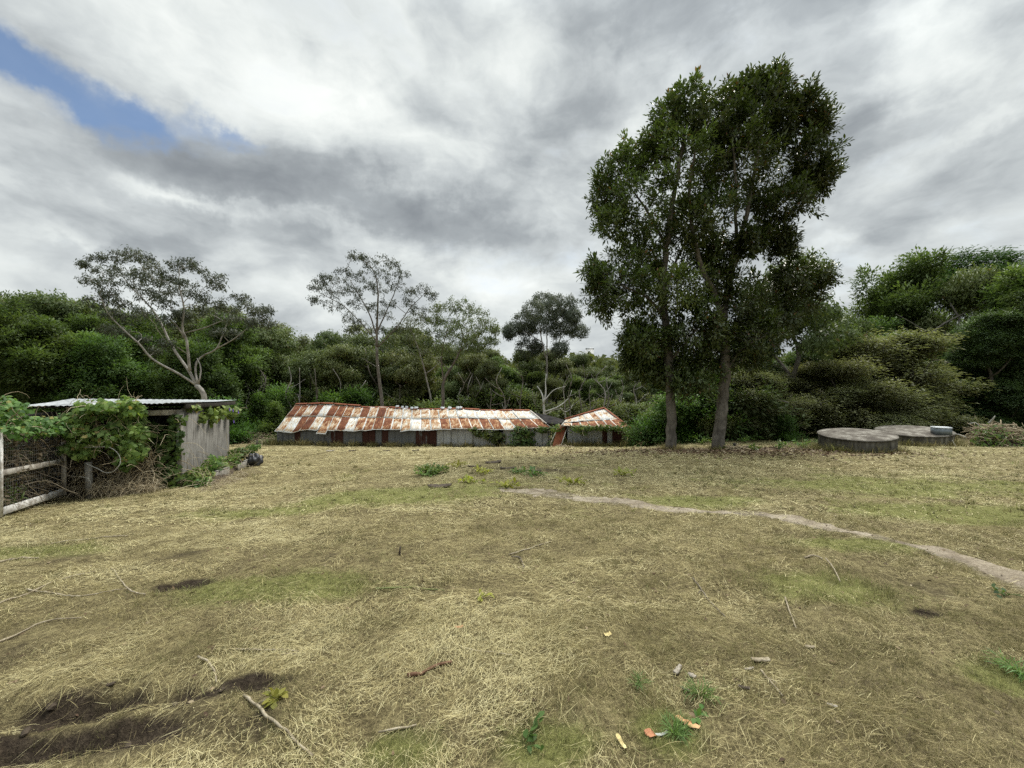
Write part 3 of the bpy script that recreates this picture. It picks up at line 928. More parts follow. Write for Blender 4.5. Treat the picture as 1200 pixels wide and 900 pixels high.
def tree_meshes(name, limbs, clumps, bark, leafm, rng, twigs=60, leaves=8, L=.14, W=.06, spread=.2, tmpl=DIAMOND, mode='broad', rtip=.012, limb_r=.03, twig_geo=True,
                shell=.5, flare=1.0, step=.45, tone=.5, connect=True, sprigs=0.0):
    """limbs: (points, r0, r1), the first is the trunk; clumps: (centre, (rx, ry, rz)[, leaf factor]). Returns trunk and crown meshes"""
    mb = MB()
    node, nrad = [], []
    for li, (pts, r0, r1) in enumerate(limbs):
        q = polyline(pts, step)
        k = len(q)
        jit = rng.normal(0, 1, (k, 3)) * min(r0 * .10, .02); jit[0] = 0
        q = q + jit
        t = np.linspace(0, 1, k)
        rr = r0 * (1 - t) ** .8 + r1 * (1 - (1 - t) ** .8)
        if li == 0 and flare:
            dist = np.linalg.norm(q - q[0], axis=1)
            rr = rr * (1 + .55 * flare * np.exp(-dist / (r0 * 1.6)))
        mb.tube(q, rr, 12 if r0 > .12 else 7 if r0 > .05 else 5)
        s0 = 0 if li else int(k * .35)
        node.extend(q[s0:]); nrad.extend(rr[s0:])
    TW, TWC, TWF = [], [], []
    order = sorted(range(len(clumps)), key=lambda i: min(np.linalg.norm(np.asarray(clumps[i][0]) - n) for n in node) if node else 0)
    for ci in order:
        cl = clumps[ci]
        c = np.asarray(cl[0], float); r = np.asarray(cl[1], float); lf = cl[2] if len(cl) > 2 else 1.0
        if connect:
            N = np.array(node)
            dv = c - N
            d = np.linalg.norm(dv, axis=1)
            cost = d + 1.2 * np.maximum(0, -dv[:, 2] + .25 * d)
            a = int(np.argmin(cost))
            p0 = N[a]; pr = nrad[a]
            D = np.linalg.norm(c - p0)
            mid = p0 + (c - p0) * .5 + np.array([0, 0, .10 * D]) + rng.normal(0, .07 * D, 3)
            q = polyline([p0, mid, c], step * .8)
            if len(q) > 3:
                q[1:-1] += rng.normal(0, .04, (len(q) - 2, 3)) * min(1, D)
            rb = min(pr * .75, limb_r * (.5 + .35 * D))
            rr = np.linspace(max(rb, rtip), rtip, len(q))
            mb.tube(q, rr, 5, cap=False)
            loc_n = list(q[max(0, len(q) // 2):])
            node.extend(q[1:]); nrad.extend(rr[1:])
        else:
            loc_n = [c]
        vol = r[0] * r[1] * r[2]
        k = max(5, int(twigs * lf))
        u = unit(rng.normal(0, 1, (k, 3))) * (rng.uniform(0, 1, (k, 1)) ** (1 / 3) * (1 - shell) + shell * rng.uniform(.65, 1.08, (k, 1)))
        tw = c + u * r
        if sprigs:
            ns = int(k * sprigs)
            src = tw[rng.permutation(k)[:ns]]
            dv_ = unit(src - c + np.array([0, 0, .18]) * r.max() + rng.normal(0, .25, (ns, 3)) * r.max())
            tw = np.concatenate([tw] + [src + dv_ * q for q in (.16, .32, .46)])
            k = len(tw)
        dd = np.linalg.norm((tw - c) / r, axis=1)
        tw = tw[np.argsort(dd)]
        TW.append(tw); TWC.append(np.repeat(c[None], k, 0)); TWF.append(np.full(k, rng.normal(0, .10)))
        if twig_geo:
            LN = np.zeros((len(loc_n) + k, 3)); LN[:len(loc_n)] = loc_n; m = len(loc_n)
            for p in tw:
                e = LN[:m] - p
                j = int(np.argmin((e * e).sum(1)))
                b = LN[j]
                mm = (p + b) / 2 + np.array([0, 0, .06]) * np.linalg.norm(p - b)
                mb.tube([b, mm, p], [rtip * .8, rtip * .6, rtip * .35], 3, cap=False)
                LN[m] = p; m += 1
    trunk = mb.mesh(name + '_trunk', bark, (0, 0, 0), True)
    TW = np.concatenate(TW); TWC = np.concatenate(TWC); TWF = np.concatenate(TWF)
    n = len(TW) * leaves
    base = np.repeat(TW, leaves, 0); cen = np.repeat(TWC, leaves, 0)
    out = unit(base - cen + 1e-6)
    sp = np.asarray(spread, float)
    off = rng.normal(0, 1, (n, 3)) * sp
    pos = base + off
    rd = unit(rng.normal(0, 1, (n, 3)))
    if mode == 'broad':       # leaves reach outward and a little up in rosettes
        A = unit(off) * .8 + out * .5 + rd * .5 + np.array([0, 0, .15])
        Wd = np.cross(A, np.array([0, 0, 1.0])) + rd * .35
    elif mode == 'hang':      # eucalypt leaves hang edgeways
        A = rd * .75 + np.array([0, 0, -.75])
        Wd = unit(rng.normal(0, 1, (n, 3)))
    else:                     # flat feathery sprays
        A = unit(off * np.array([1, 1, .3])) + out * np.array([.4, .4, 0]) + rd * .25 + np.array([0, 0, -.08])
        Wd = np.cross(A, np.array([0, 0, 1.0])) + rd * .3
    sc = rng.uniform(.65, 1.25, n)
    V, Fi = leaf_arrays(pos, A, Wd, L * sc, W * sc, tmpl)
    lv = np.clip(tone + rng.normal(0, .09, n) + np.repeat(TWF, leaves), .01, .93)
    on = unit(unit(pos - cen) + unit(off) * .55 + np.array([0, 0, .35]))
    lv = np.where(rng.uniform(0, 1, n) < .012, .99, lv)
    Fi = face_out(V, Fi, on)
    crown = np_mesh(name + '_crown', V, [Fi], leafm, {'lv': lv}, None, True)
    soft_normals(crown, V, Fi, on)
    return trunk, crown


def plant_tree(name, meshes, loc, label, cat='tree', group=None, rz=0.0, s=1.0, sz=None):
    e = empty(name, loc, label, cat, group)
    e.rotation_euler = (0, 0, rz)
    e.scale = (s, s, sz or s)
    link_mesh('trunk', meshes[0], e)
    link_mesh('crown', meshes[1], e)
    return e


def local(ref, d):
    """pixel outline at distance d -> coordinates local to a base point"""
    def f(px, py, dd=0.0):
        return P(px, py, d + dd) - ref
    return f


def hero_trees():
    rng = np.random.default_rng(11)
    d = 17.5
    s = d / F
    # the nearer one to the shed: one straight trunk
    b = G(786, 531); b = np.array([(786 - 600) / F * d, d, Hs((786 - 600) / F * d, d) - .05])
    f = local(b, d)
    cl = lambda px, py, rx, ry, dz, rd: (f(px, py, dz), (rx * s * .86, rd * .9, ry * s * .86))
    limbs = [([np.zeros(3), f(787, 490), f(785, 440), f(780, 385, .1), f(777, 330, .1), f(782, 280), f(792, 215, -.2), (f(803, 150, -.2))], .215, .05),
             ([f(780, 375), f(760, 350, -.4), f(730, 335, -.7)], .07, .03), ([f(778, 345), f(795, 300, .6), f(820, 262, .9)], .07, .03),
             ([f(781, 290), f(760, 250, .5), f(735, 215, .6)], .07, .03), ([f(784, 425), f(805, 400, -.6), f(822, 380, -.9)], .05, .02)]
    spec = [(725, 335, 36, 32, -.9, 1.1), (708, 350, 18, 26, .3, .8), (752, 372, 30, 26, .7, 1.0), (700, 322, 12, 14, -.3, .5), (760, 405, 30, 24, -.5, 1.1), (745, 308, 32, 22, .2, 1.1),
            (728, 212, 32, 34, .2, 1.1), (757, 238, 38, 40, -.9, 1.2), (707, 228, 16, 28, .6, .7), (768, 288, 34, 32, .9, 1.1), (745, 185, 26, 20, .8, .9), (722, 262, 22, 22, -.4, .8),
            (797, 195, 38, 48, -.7, 1.3), (786, 138, 22, 22, .2, .9), (808, 128, 26, 28, .2, 1.0), (775, 165, 20, 20, -.2, .8), (812, 385, 30, 34, -.9, 1.1), (783, 440, 30, 18, .4, 1.0), (818, 330, 30, 40, .6, 1.2),
            (792, 340, 28, 30, -1.2, .9), (762, 330, 24, 24, 1.2, .9), (800, 255, 26, 28, 1.3, .9), (770, 425, 22, 22, 1.0, .8), (745, 395, 18, 14, -.8, .7), (822, 430, 20, 22, .3, .8), (795, 405, 22, 24, .9, .9),
            (838, 250, 24, 34, -.6, 1.0), (828, 180, 26, 36, .8, 1.0), (758, 432, 20, 16, .5, .9), (812, 450, 22, 16, -.5, .9), (738, 420, 12, 14, .5, .6)]
    clumps = [cl(*q) for q in spec]
    m = tree_meshes('broadleaf', limbs, clumps, M['bark_grey'], M['leaf_gloss'], rng, twigs=84, leaves=14, L=.185, W=.075, spread=.085, sprigs=.26, flare=.35, tmpl=BROAD, rtip=.010, limb_r=.03, step=.3, shell=.35)
    plant_tree('broadleaf_tree', m, b, 'tall dark broadleaf tree with a straight single trunk, nearer the small rusty shed', 'tree', 'pair of tall dark broadleaf trees')
    # the forked one
    b = np.array([(841 - 600) / F * d, d, Hs((841 - 600) / F * d, d) - .05])
    f = local(b, d)
    limbs = [([np.zeros(3), f(845, 490), f(850, 440), f(849, 400), f(847, 372)], .245, .17),
             ([f(847, 385), f(838, 345), f(822, 312, -.2), f(812, 270, -.4), f(808, 225, -.4), f(815, 170, -.3)], .125, .04),
             ([f(848, 380), f(852, 345, .2), f(858, 310, .3), f(870, 270, .3), f(880, 225, .2), f(890, 165), f(900, 110)], .13, .035),
             ([f(858, 318, .3), f(876, 282, .6), f(892, 255, .8), (f(915, 225, .9))], .075, .03), ([f(864, 290, .3), f(862, 250, -.3), f(862, 210, -.5), f(858, 160, -.6)], .08, .03),
             ([f(852, 435), f(868, 410, -.4), f(892, 396, -.8), f(915, 388, -1.0)], .05, .02), ([f(850, 415), f(860, 385, .6), f(885, 350, 1.0)], .06, .025)]
    cl = lambda px, py, rx, ry, dz, rd: (f(px, py, dz), (rx * s * .86, rd * .9, ry * s * .86))
    spec = [(835, 140, 34, 34, -.4, 1.2), (862, 120, 30, 24, .5, 1.0), (900, 122, 30, 26, -.3, 1.1), (928, 140, 30, 28, .4, 1.0), (948, 182, 26, 22, -.2, .9), (962, 207, 17, 13, .1, .6), (915, 195, 38, 34, .9, 1.2),
            (872, 185, 36, 40, -1.0, 1.2), (842, 215, 30, 32, .6, 1.1), (925, 238, 28, 18, -.6, .9), (892, 235, 20, 16, 1.0, .8), (899, 100, 13, 14, .1, .6), (910, 98, 8, 12, -.1, .4), (882, 283, 17, 13, -.3, .6),
            (905, 270, 20, 14, .4, .7), (918, 290, 10, 7, .2, .4), (945, 125, 14, 18, -.2, .6), (872, 106, 14, 14, .3, .6), (815, 262, 24, 26, -1.0, 1.0), (828, 300, 20, 22, .9, .8), (945, 215, 18, 16, .6, .7), (850, 165, 30, 30, .9, 1.1),
            (870, 152, 28, 26, -.5, 1.0), (960, 150, 10, 14, .2, .5), (895, 345, 32, 28, 1.0, 1.1), (885, 395, 30, 22, -.8, 1.0), (915, 375, 26, 28, .4, 1.0), (868, 360, 20, 24, -.4, .8),
            (940, 350, 26, 24, 1.1, .9), (958, 325, 18, 14, .8, .7), (845, 335, 20, 26, .3, .8), (930, 325, 22, 18, .2, .8), (835, 385, 20, 20, -.8, .8), (845, 300, 24, 30, .7, 1.0), (835, 420, 20, 20, .8, .9), (872, 425, 24, 18, .5, .9), (900, 160, 30, 26, .9, 1.1)]
    clumps = [cl(*q) for q in spec]
    m = tree_meshes('forked', limbs, clumps, M['bark_grey'], M['leaf_gloss'], rng, twigs=84, leaves=14, L=.185, W=.075, spread=.085, sprigs=.26, flare=.35, tmpl=BROAD, rtip=.010, limb_r=.03, step=.3, shell=.35, tone=.46)
    plant_tree('broadleaf_tree', m, b, 'tallest tree, dark broadleaf with a thick leaning trunk that forks into spreading limbs', 'tree', 'pair of tall dark broadleaf trees')


hero_trees()


def eucalypts():
    rng = np.random.default_rng(21)

    def z6(x, y): return (x / 3.3333, 270 + y / 3.3333)
    def z7(x, y): return (340 + x / 3.158, 280 + y / 3.158)

    def make(name, zf, zk, d, base_px, limbs_z, clumps_z, rz, bark, leafm, label, **kw):
        bx = (base_px - 600) / F * d
        b = np.array([bx, d, Hs(bx, d) - .1])
        s = d / F
        limbs = []
        for pts, r0, r1, dd in limbs_z:
            k = len(pts)
            q = [P(*zf(x, y), d + dd * i / max(1, k - 1)) - b for i, (x, y) in enumerate(pts)]
            limbs.append((q, r0 * .85, r1 * .85))
        limbs[0] = ([np.zeros(3)] + limbs[0][0], limbs[0][1], limbs[0][2])
        cl = []
        for c in clumps_z:
            x, y = c[0], c[1]; r = (c[2] if len(c) > 2 else rz) / zk * s
            ys = c[3] if len(c) > 3 else .62
            cl.append((P(*zf(x, y), d + rng.normal(0, 1.3)) - b, (r * 1.1 * rng.uniform(.7, 1.25), r * 1.2, r * ys * rng.uniform(.75, 1.3))))
        m = tree_meshes(name, limbs, cl, bark, leafm, rng, mode='hang', **kw)
        return plant_tree('gum_tree', m, b, label, 'tree', None)

    # the big spreading gum behind the overgrown shed
    make('spreading_gum', z6, 3.3333, 32, 240,
         [([(800, 660), (768, 605)], .25, .20, 0),
          ([(768, 605), (700, 560), (600, 505), (540, 440), (470, 375), (420, 320), (390, 250)], .105, .03, -2.0),
          ([(765, 600), (735, 545), (690, 480), (655, 420), (622, 350), (575, 285), (510, 220), (460, 150)], .13, .03, 1.2),
          ([(742, 550), (735, 500), (728, 430), (712, 380), (718, 300), (700, 220), (700, 150)], .125, .03, -.6),
          ([(772, 600), (762, 530), (790, 490), (845, 463), (872, 400), (900, 340), (960, 300)], .095, .025, 1.8), ([(845, 463), (920, 420), (980, 370)], .06, .025, .8),
          ([(728, 430), (680, 360), (640, 340)], .08, .03, -1.2), ([(722, 400), (800, 380), (880, 350), (980, 345), (1060, 360)], .06, .02, .5), ([(775, 600), (785, 540), (770, 500)], .08, .03, .4)],
         [(380, 105, 28), (352, 190, 30), (400, 165), (455, 100), (520, 95), (570, 110), (480, 155), (560, 165), (605, 145), (640, 195), (690, 135), (735, 130, 36), (775, 145, 30), (740, 210), (835, 185, 34), (845, 215, 30),
          (690, 235), (620, 245), (545, 225), (420, 250), (375, 275, 36), (480, 285), (655, 290), (780, 250, 36), (770, 295), (835, 285), (720, 330), (600, 190), (880, 310), (935, 262, 34), (970, 300), (1010, 320, 30),
          (905, 345), (1045, 310, 22), (1050, 360, 26), (560, 320), (500, 340), (440, 330), (330, 130, 16), (640, 350), (590, 265), (520, 195), (665, 175), (420, 215), (1000, 360, 30), (960, 350), (820, 330), (480, 400, 26), (560, 425, 24), (650, 440, 22), (420, 385, 26), (850, 395, 28), (910, 400, 28), (600, 470, 22), (700, 330, 26)],
         35, M['bark_pale'], M['leaf_euc'], 'wide spreading gum tree with bare white limbs, behind the overgrown shed', twigs=22, leaves=15, L=.22, W=.07, spread=.13, rtip=.02, limb_r=.03, shell=.45)
    # the tallest of the pair behind the long shed
    make('tall_gum', z7, 3.158, 46, 448,
         [([(340, 610), (325, 480), (320, 400)], .25, .17, 0), ([(320, 400), (322, 300), (325, 200), (310, 120), (260, 70)], .17, .03, 0), ([(318, 350), (290, 270), (250, 200), (215, 140)], .10, .03, -1.5),
          ([(322, 380), (270, 320), (200, 250), (110, 200)], .09, .03, 1.5), ([(324, 340), (360, 260), (390, 190), (410, 130)], .10, .03, 1.0), ([(325, 400), (400, 320), (440, 260), (500, 200)], .09, .03, -1.0), ([(330, 480), (290, 455), (265, 440)], .04, .02, .5)],
         [(235, 60, 26), (265, 65, 20), (300, 88), (345, 80), (385, 95), (415, 130, 24), (340, 130), (260, 135), (205, 122, 24), (185, 155), (115, 160, 26), (90, 180, 20), (95, 225, 24), (150, 200), (205, 190), (245, 195), (160, 245),
          (215, 290), (240, 235), (335, 185), (390, 165), (440, 190), (490, 185), (525, 210, 22), (440, 235), (480, 260), (350, 285), (405, 335), (260, 320), (225, 335), (290, 175), (365, 235), (300, 250), (320, 330), (500, 290, 24), (130, 140, 18)],
         32, M['bark_mid'], M['leaf_euc'], 'tall upright gum tree with a thin lacy crown, tallest behind the long shed', twigs=19, leaves=14, L=.25, W=.08, spread=.15, rtip=.024, limb_r=.03, shell=.5)
    make('crooked_gum', z7, 3.158, 44, 515,
         [([(565, 620), (568, 530), (600, 470)], .23, .16, 0), ([(600, 470), (625, 420), (640, 360), (620, 300)], .14, .04, 0), ([(625, 420), (690, 360), (740, 325)], .08, .03, 1), ([(568, 530), (560, 450), (570, 380), (590, 310)], .11, .035, -.8),
          ([(590, 490), (560, 455), (530, 440)], .06, .02, -.5)],
         [(545, 255, 30), (600, 245), (650, 250), (695, 275), (735, 310, 30), (760, 335, 24), (700, 330), (640, 305), (580, 305), (540, 300), (530, 350), (600, 365), (660, 355), (720, 385), (560, 400), (620, 420), (690, 400), (750, 375, 26),
          (500, 385, 26), (585, 340), (650, 395)], 38, M['bark_mid'], M['leaf_euc2'], 'crooked low gum tree with a rounded crown right of the lacy gum', twigs=30, leaves=15, L=.25, W=.085, spread=.17, rtip=.022, limb_r=.03, shell=.5)
    make('leaning_gum', z7, 3.158, 48, 507,
         [([(525, 620), (505, 520), (485, 440), (455, 355), (430, 310)], .14, .05, 0), ([(500, 500), (540, 470), (560, 430)], .07, .03, .8)],
         [(450, 300), (420, 330), (470, 330), (480, 290), (440, 370), (500, 420, 34), (540, 440, 36)], 32, M['bark_pale'], M['leaf_euc2'], 'thin pale leaning gum trunk between the lacy gum and the crooked gum', twigs=18, leaves=13, L=.26, W=.08, spread=.24, rtip=.022, limb_r=.03)
    make('round_gum', z7, 3.158, 54, 641,
         [([(950, 600), (950, 430)], .2, .15, 0), ([(950, 440), (950, 340), (945, 260)], .11, .04, 0), ([(945, 440), (930, 370), (922, 310), (905, 270)], .12, .04, -1), ([(952, 430), (990, 390), (1010, 340), (1040, 290)], .10, .03, 1), ([(965, 410), (1030, 375), (1060, 350)], .06, .02, .5),
          ([(930, 380), (880, 350), (830, 335)], .06, .02, -.5)],
         [(940, 225, 38, .9), (985, 250, 40, .9), (1025, 245, 36, .9), (900, 260, 38, .9), (950, 270, 46, .9), (1000, 290, 44, .9), (1050, 285, 34, .9), (1065, 340, 30, .9), (1035, 320, 34, .9), (870, 300, 34, .9), (830, 330, 32, .9), (810, 345, 20, .9), (875, 335, 28, .9),
          (930, 320, 36, .9), (985, 335, 36, .9), (880, 400, 38, .9), (910, 400, 30, .9), (1000, 405, 34, .9)], 36, M['bark_pale'], M['leaf_euc'], 'gum tree with a dense rounded crown of hanging tufts, standing alone against the sky', twigs=120, leaves=16, L=.26, W=.085, spread=.2, rtip=.022, limb_r=.03, shell=.6, tone=.42)
    # bleached dead tree
    d = 47
    b = np.array([(637 - 600) / F * d, d, Hs(1, d) - .1])
    mb = MB()
    def q(x, y, dd=0): return P(*z7(x, y), d + dd)
    for pts, r0, r1 in [([(943, 690), (940, 640), (936, 590), (928, 565), (914, 545)], .2, .05), ([(938, 610), (946, 570), (945, 530), (948, 500)], .12, .03), ([(940, 640), (990, 622), (1030, 590), (1042, 560)], .09, .03),
                        ([(940, 600), (975, 560), (1020, 545)], .07, .02), ([(945, 650), (980, 632), (1010, 628)], .06, .02), ([(1000, 625), (1015, 640), (1035, 632), (1045, 615)], .05, .02)]:
        pp = polyline([q(x, y, i * .3) for i, (x, y) in enumerate(pts)], .4)
        mb.tube(pp, np.linspace(r0, r1, len(pp)), 7)
    e = empty('dead_tree', b, 'bleached dead tree with a few bare white branches behind the long shed', 'dead tree')
    mb.part('trunk', M['bark_dead'], e, True)


eucalypts()

# ------------------------------------------------------------------ forest: prototypes, then copies with their own place, size and label


def ball_clumps(rng, n, h0, h1, rad, cr, flat=.7, top_narrow=.5):
    """leaf clumps gathered in lobes of uneven size, so the outline is broken"""
    def spot():
        t = rng.uniform(0, 1)
        rr = rad * (1 - top_narrow * abs(2 * t - .8)) * math.sqrt(rng.uniform(.1, 1))
        a = rng.uniform(0, 6.283)
        return np.array([rr * math.cos(a), rr * math.sin(a), h0 + (h1 - h0) * t])
    lobes = [spot() for _ in range(max(5, n // 6))]
    out = []
    for i in range(n):
        l = lobes[rng.integers(len(lobes))]
        p = l + rng.normal(0, 1, 3) * np.array([.20 * rad, .20 * rad, .06 * (h1 - h0)]) if rng.uniform() < .78 else spot()
        p[2] = min(max(p[2], h0), h1)
        c = cr * rng.uniform(.55, 1.3)
        out.append((tuple(p), (c, c, c * flat)))
    return out


def wander(rng, h, lean=.06, k=5):
    p = [np.zeros(3)]
    for i in range(1, k + 1):
        p.append(np.array([rng.normal(0, lean * h * i / k), rng.normal(0, lean * h * i / k), h * i / k]))
    return p


PROTO = {}


def forest_protos():
    rng = np.random.default_rng(33)
    for i in range(3):   # dense tree clothed nearly to the ground, layered sprays
        PROTO['dense', i] = tree_meshes('dense', [(wander(rng, 11, .05), .24, .05)], ball_clumps(rng, 62, 1.3, 12, 3.6, 1.0, .80, .5), M['bark_dark'], M['leaf_wattle'], rng, twigs=34, leaves=14, L=.28, W=.13, spread=(.24, .24, .18),
                                        mode='broad', twig_geo=False, rtip=.02, shell=.6, step=.8, limb_r=.02, sprigs=.3)
    for i in range(4):   # bush gum with visible trunks under an umbrella
        t = wander(rng, 10, .07)
        k1 = [t[2], t[2] + np.array([rng.normal(0, 1.6), rng.normal(0, 1.6), 3]), t[2] + np.array([rng.normal(0, 2.2), rng.normal(0, 2.2), 6])]
        PROTO['gum', i] = tree_meshes('bush_gum', [(t, .2, .05), (k1, .11, .04)], ball_clumps(rng, 42, 4.8, 11.5, 3.3, .95, .66, .5), M['bark_mid'], M['leaf_euc2'], rng, twigs=34, leaves=13, L=.28, W=.11, spread=.22,
                                      mode='hang', twig_geo=False, rtip=.03, shell=.6, step=.8, limb_r=.025, sprigs=.3)
    for i in range(2):   # olive shrub tree in feathery tiers
        PROTO['feather', i] = tree_meshes('feather', [(wander(rng, 4.6, .08), .11, .03), (wander(rng, 4.0, .3), .08, .03)], ball_clumps(rng, 70, .5, 5.3, 2.4, .52, .7, .5), M['bark_mid'], M['leaf_olive'], rng, twigs=22, leaves=14, L=.20, W=.07,
                                          spread=(.2, .2, .12), mode='spray', twig_geo=True, rtip=.014, sprigs=.45, shell=.55, step=.5, limb_r=.02)
    for i in range(3):   # tall dark tree in flat tiers
        PROTO['tier', i] = tree_meshes('tier', [(wander(rng, 11.5, .05), .26, .06), (wander(rng, 9, .22), .15, .05)], ball_clumps(rng, 64, 1.2, 13, 4.0, 1.15, .62, .5), M['bark_dark'], M['leaf_deep'], rng, twigs=48, leaves=15, L=.26, W=.11,
                                       spread=(.26, .26, .14), mode='spray', twig_geo=False, rtip=.02, shell=.6, step=.8, limb_r=.022, sprigs=.25)
    for i in range(2):   # understorey shrub
        PROTO['shrub', i] = tree_meshes('shrub', [(wander(rng, 2.0, .1), .05, .02), (wander(rng, 1.8, .35), .04, .02)], ball_clumps(rng, 20, .3, 2.6, 1.35, .62, .75, .4), M['bark_mid'], M['leaf_euc2'], rng, twigs=34, leaves=9, L=.20, W=.09, spread=.16,
                                        mode='broad', twig_geo=False, rtip=.012, shell=.6, step=.4, limb_r=.02, sprigs=.35)
    for i in range(2):   # bright sapling clump, pointed
        PROTO['sapling', i] = tree_meshes('sapling', [(wander(rng, 3.0, .04), .05, .01)], [((rng.normal(0, .5 * (1 - t) + .05), rng.normal(0, .5 * (1 - t) + .05), .2 + 2.9 * t), (.55 * (1 - .75 * t), .55 * (1 - .75 * t), .5)) for t in np.linspace(0, 1, 14)],
                                          M['bark_mid'], M['leaf_bright'], rng, twigs=40, leaves=10, L=.16, W=.06, spread=.13, mode='broad', twig_geo=False, rtip=.01, shell=.5, step=.4, limb_r=.015)
    PROTO['bush', 0] = tree_meshes('bush', [(wander(rng, 2.0, .1), .05, .02), (wander(rng, 1.8, .35), .04, .02)], ball_clumps(rng, 22, .25, 2.5, 1.3, .6, .75, .4), M['bark_mid'], M['leaf_bright'], rng, twigs=34, leaves=9, L=.17, W=.08, spread=.16,
                                   mode='broad', twig_geo=False, rtip=.012, shell=.6, step=.4, limb_r=.02, sprigs=.35, tone=.4)


forest_protos()
PH = {'dense': 13.0, 'gum': 12.4, 'feather': 5.8, 'tier': 13.9, 'shrub': 3.2, 'sapling': 3.4, 'bush': 3.1}
GRP = {'dense': ('forest_tree', 'tree'), 'gum': ('forest_gum', 'tree'), 'feather': ('wattle_tree', 'tree'), 'tier': ('shade_tree', 'tree'), 'shrub': ('forest_shrub', 'shrub'), 'sapling': ('sapling', 'sapling'), 'bush': ('green_bush', 'bush')}


def put(kind, px, top, d, label, group=None, wide=1.0, var=None, rng=random.Random(4)):
    """stand a copy of a prototype so that its top reaches a height, given as the photograph's row"""
    x = (px - 600) / F * d
    z = Hs(x, d) - .1
    h = EYE - (top - 450) / F * d - z
    s = h / PH[kind]
    n = len([k for k in PROTO if k[0] == kind])
    v = rng.randrange(n) if var is None else var
    nm, cat = GRP[kind]
    e = plant_tree(nm, PROTO[kind, v], (x, d, z), label, cat, group, rng.uniform(0, 6.28), s * wide, s)
    return e


def skyline(px):
    return float(np.interp(px, [-200, 0, 60, 110, 180, 240, 300, 350, 400, 480, 560, 620, 700, 740, 800, 900, 1000, 1400], [340, 343, 342, 350, 366, 372, 366, 370, 374, 380, 388, 396, 402, 400, 392, 380, 360, 330]))


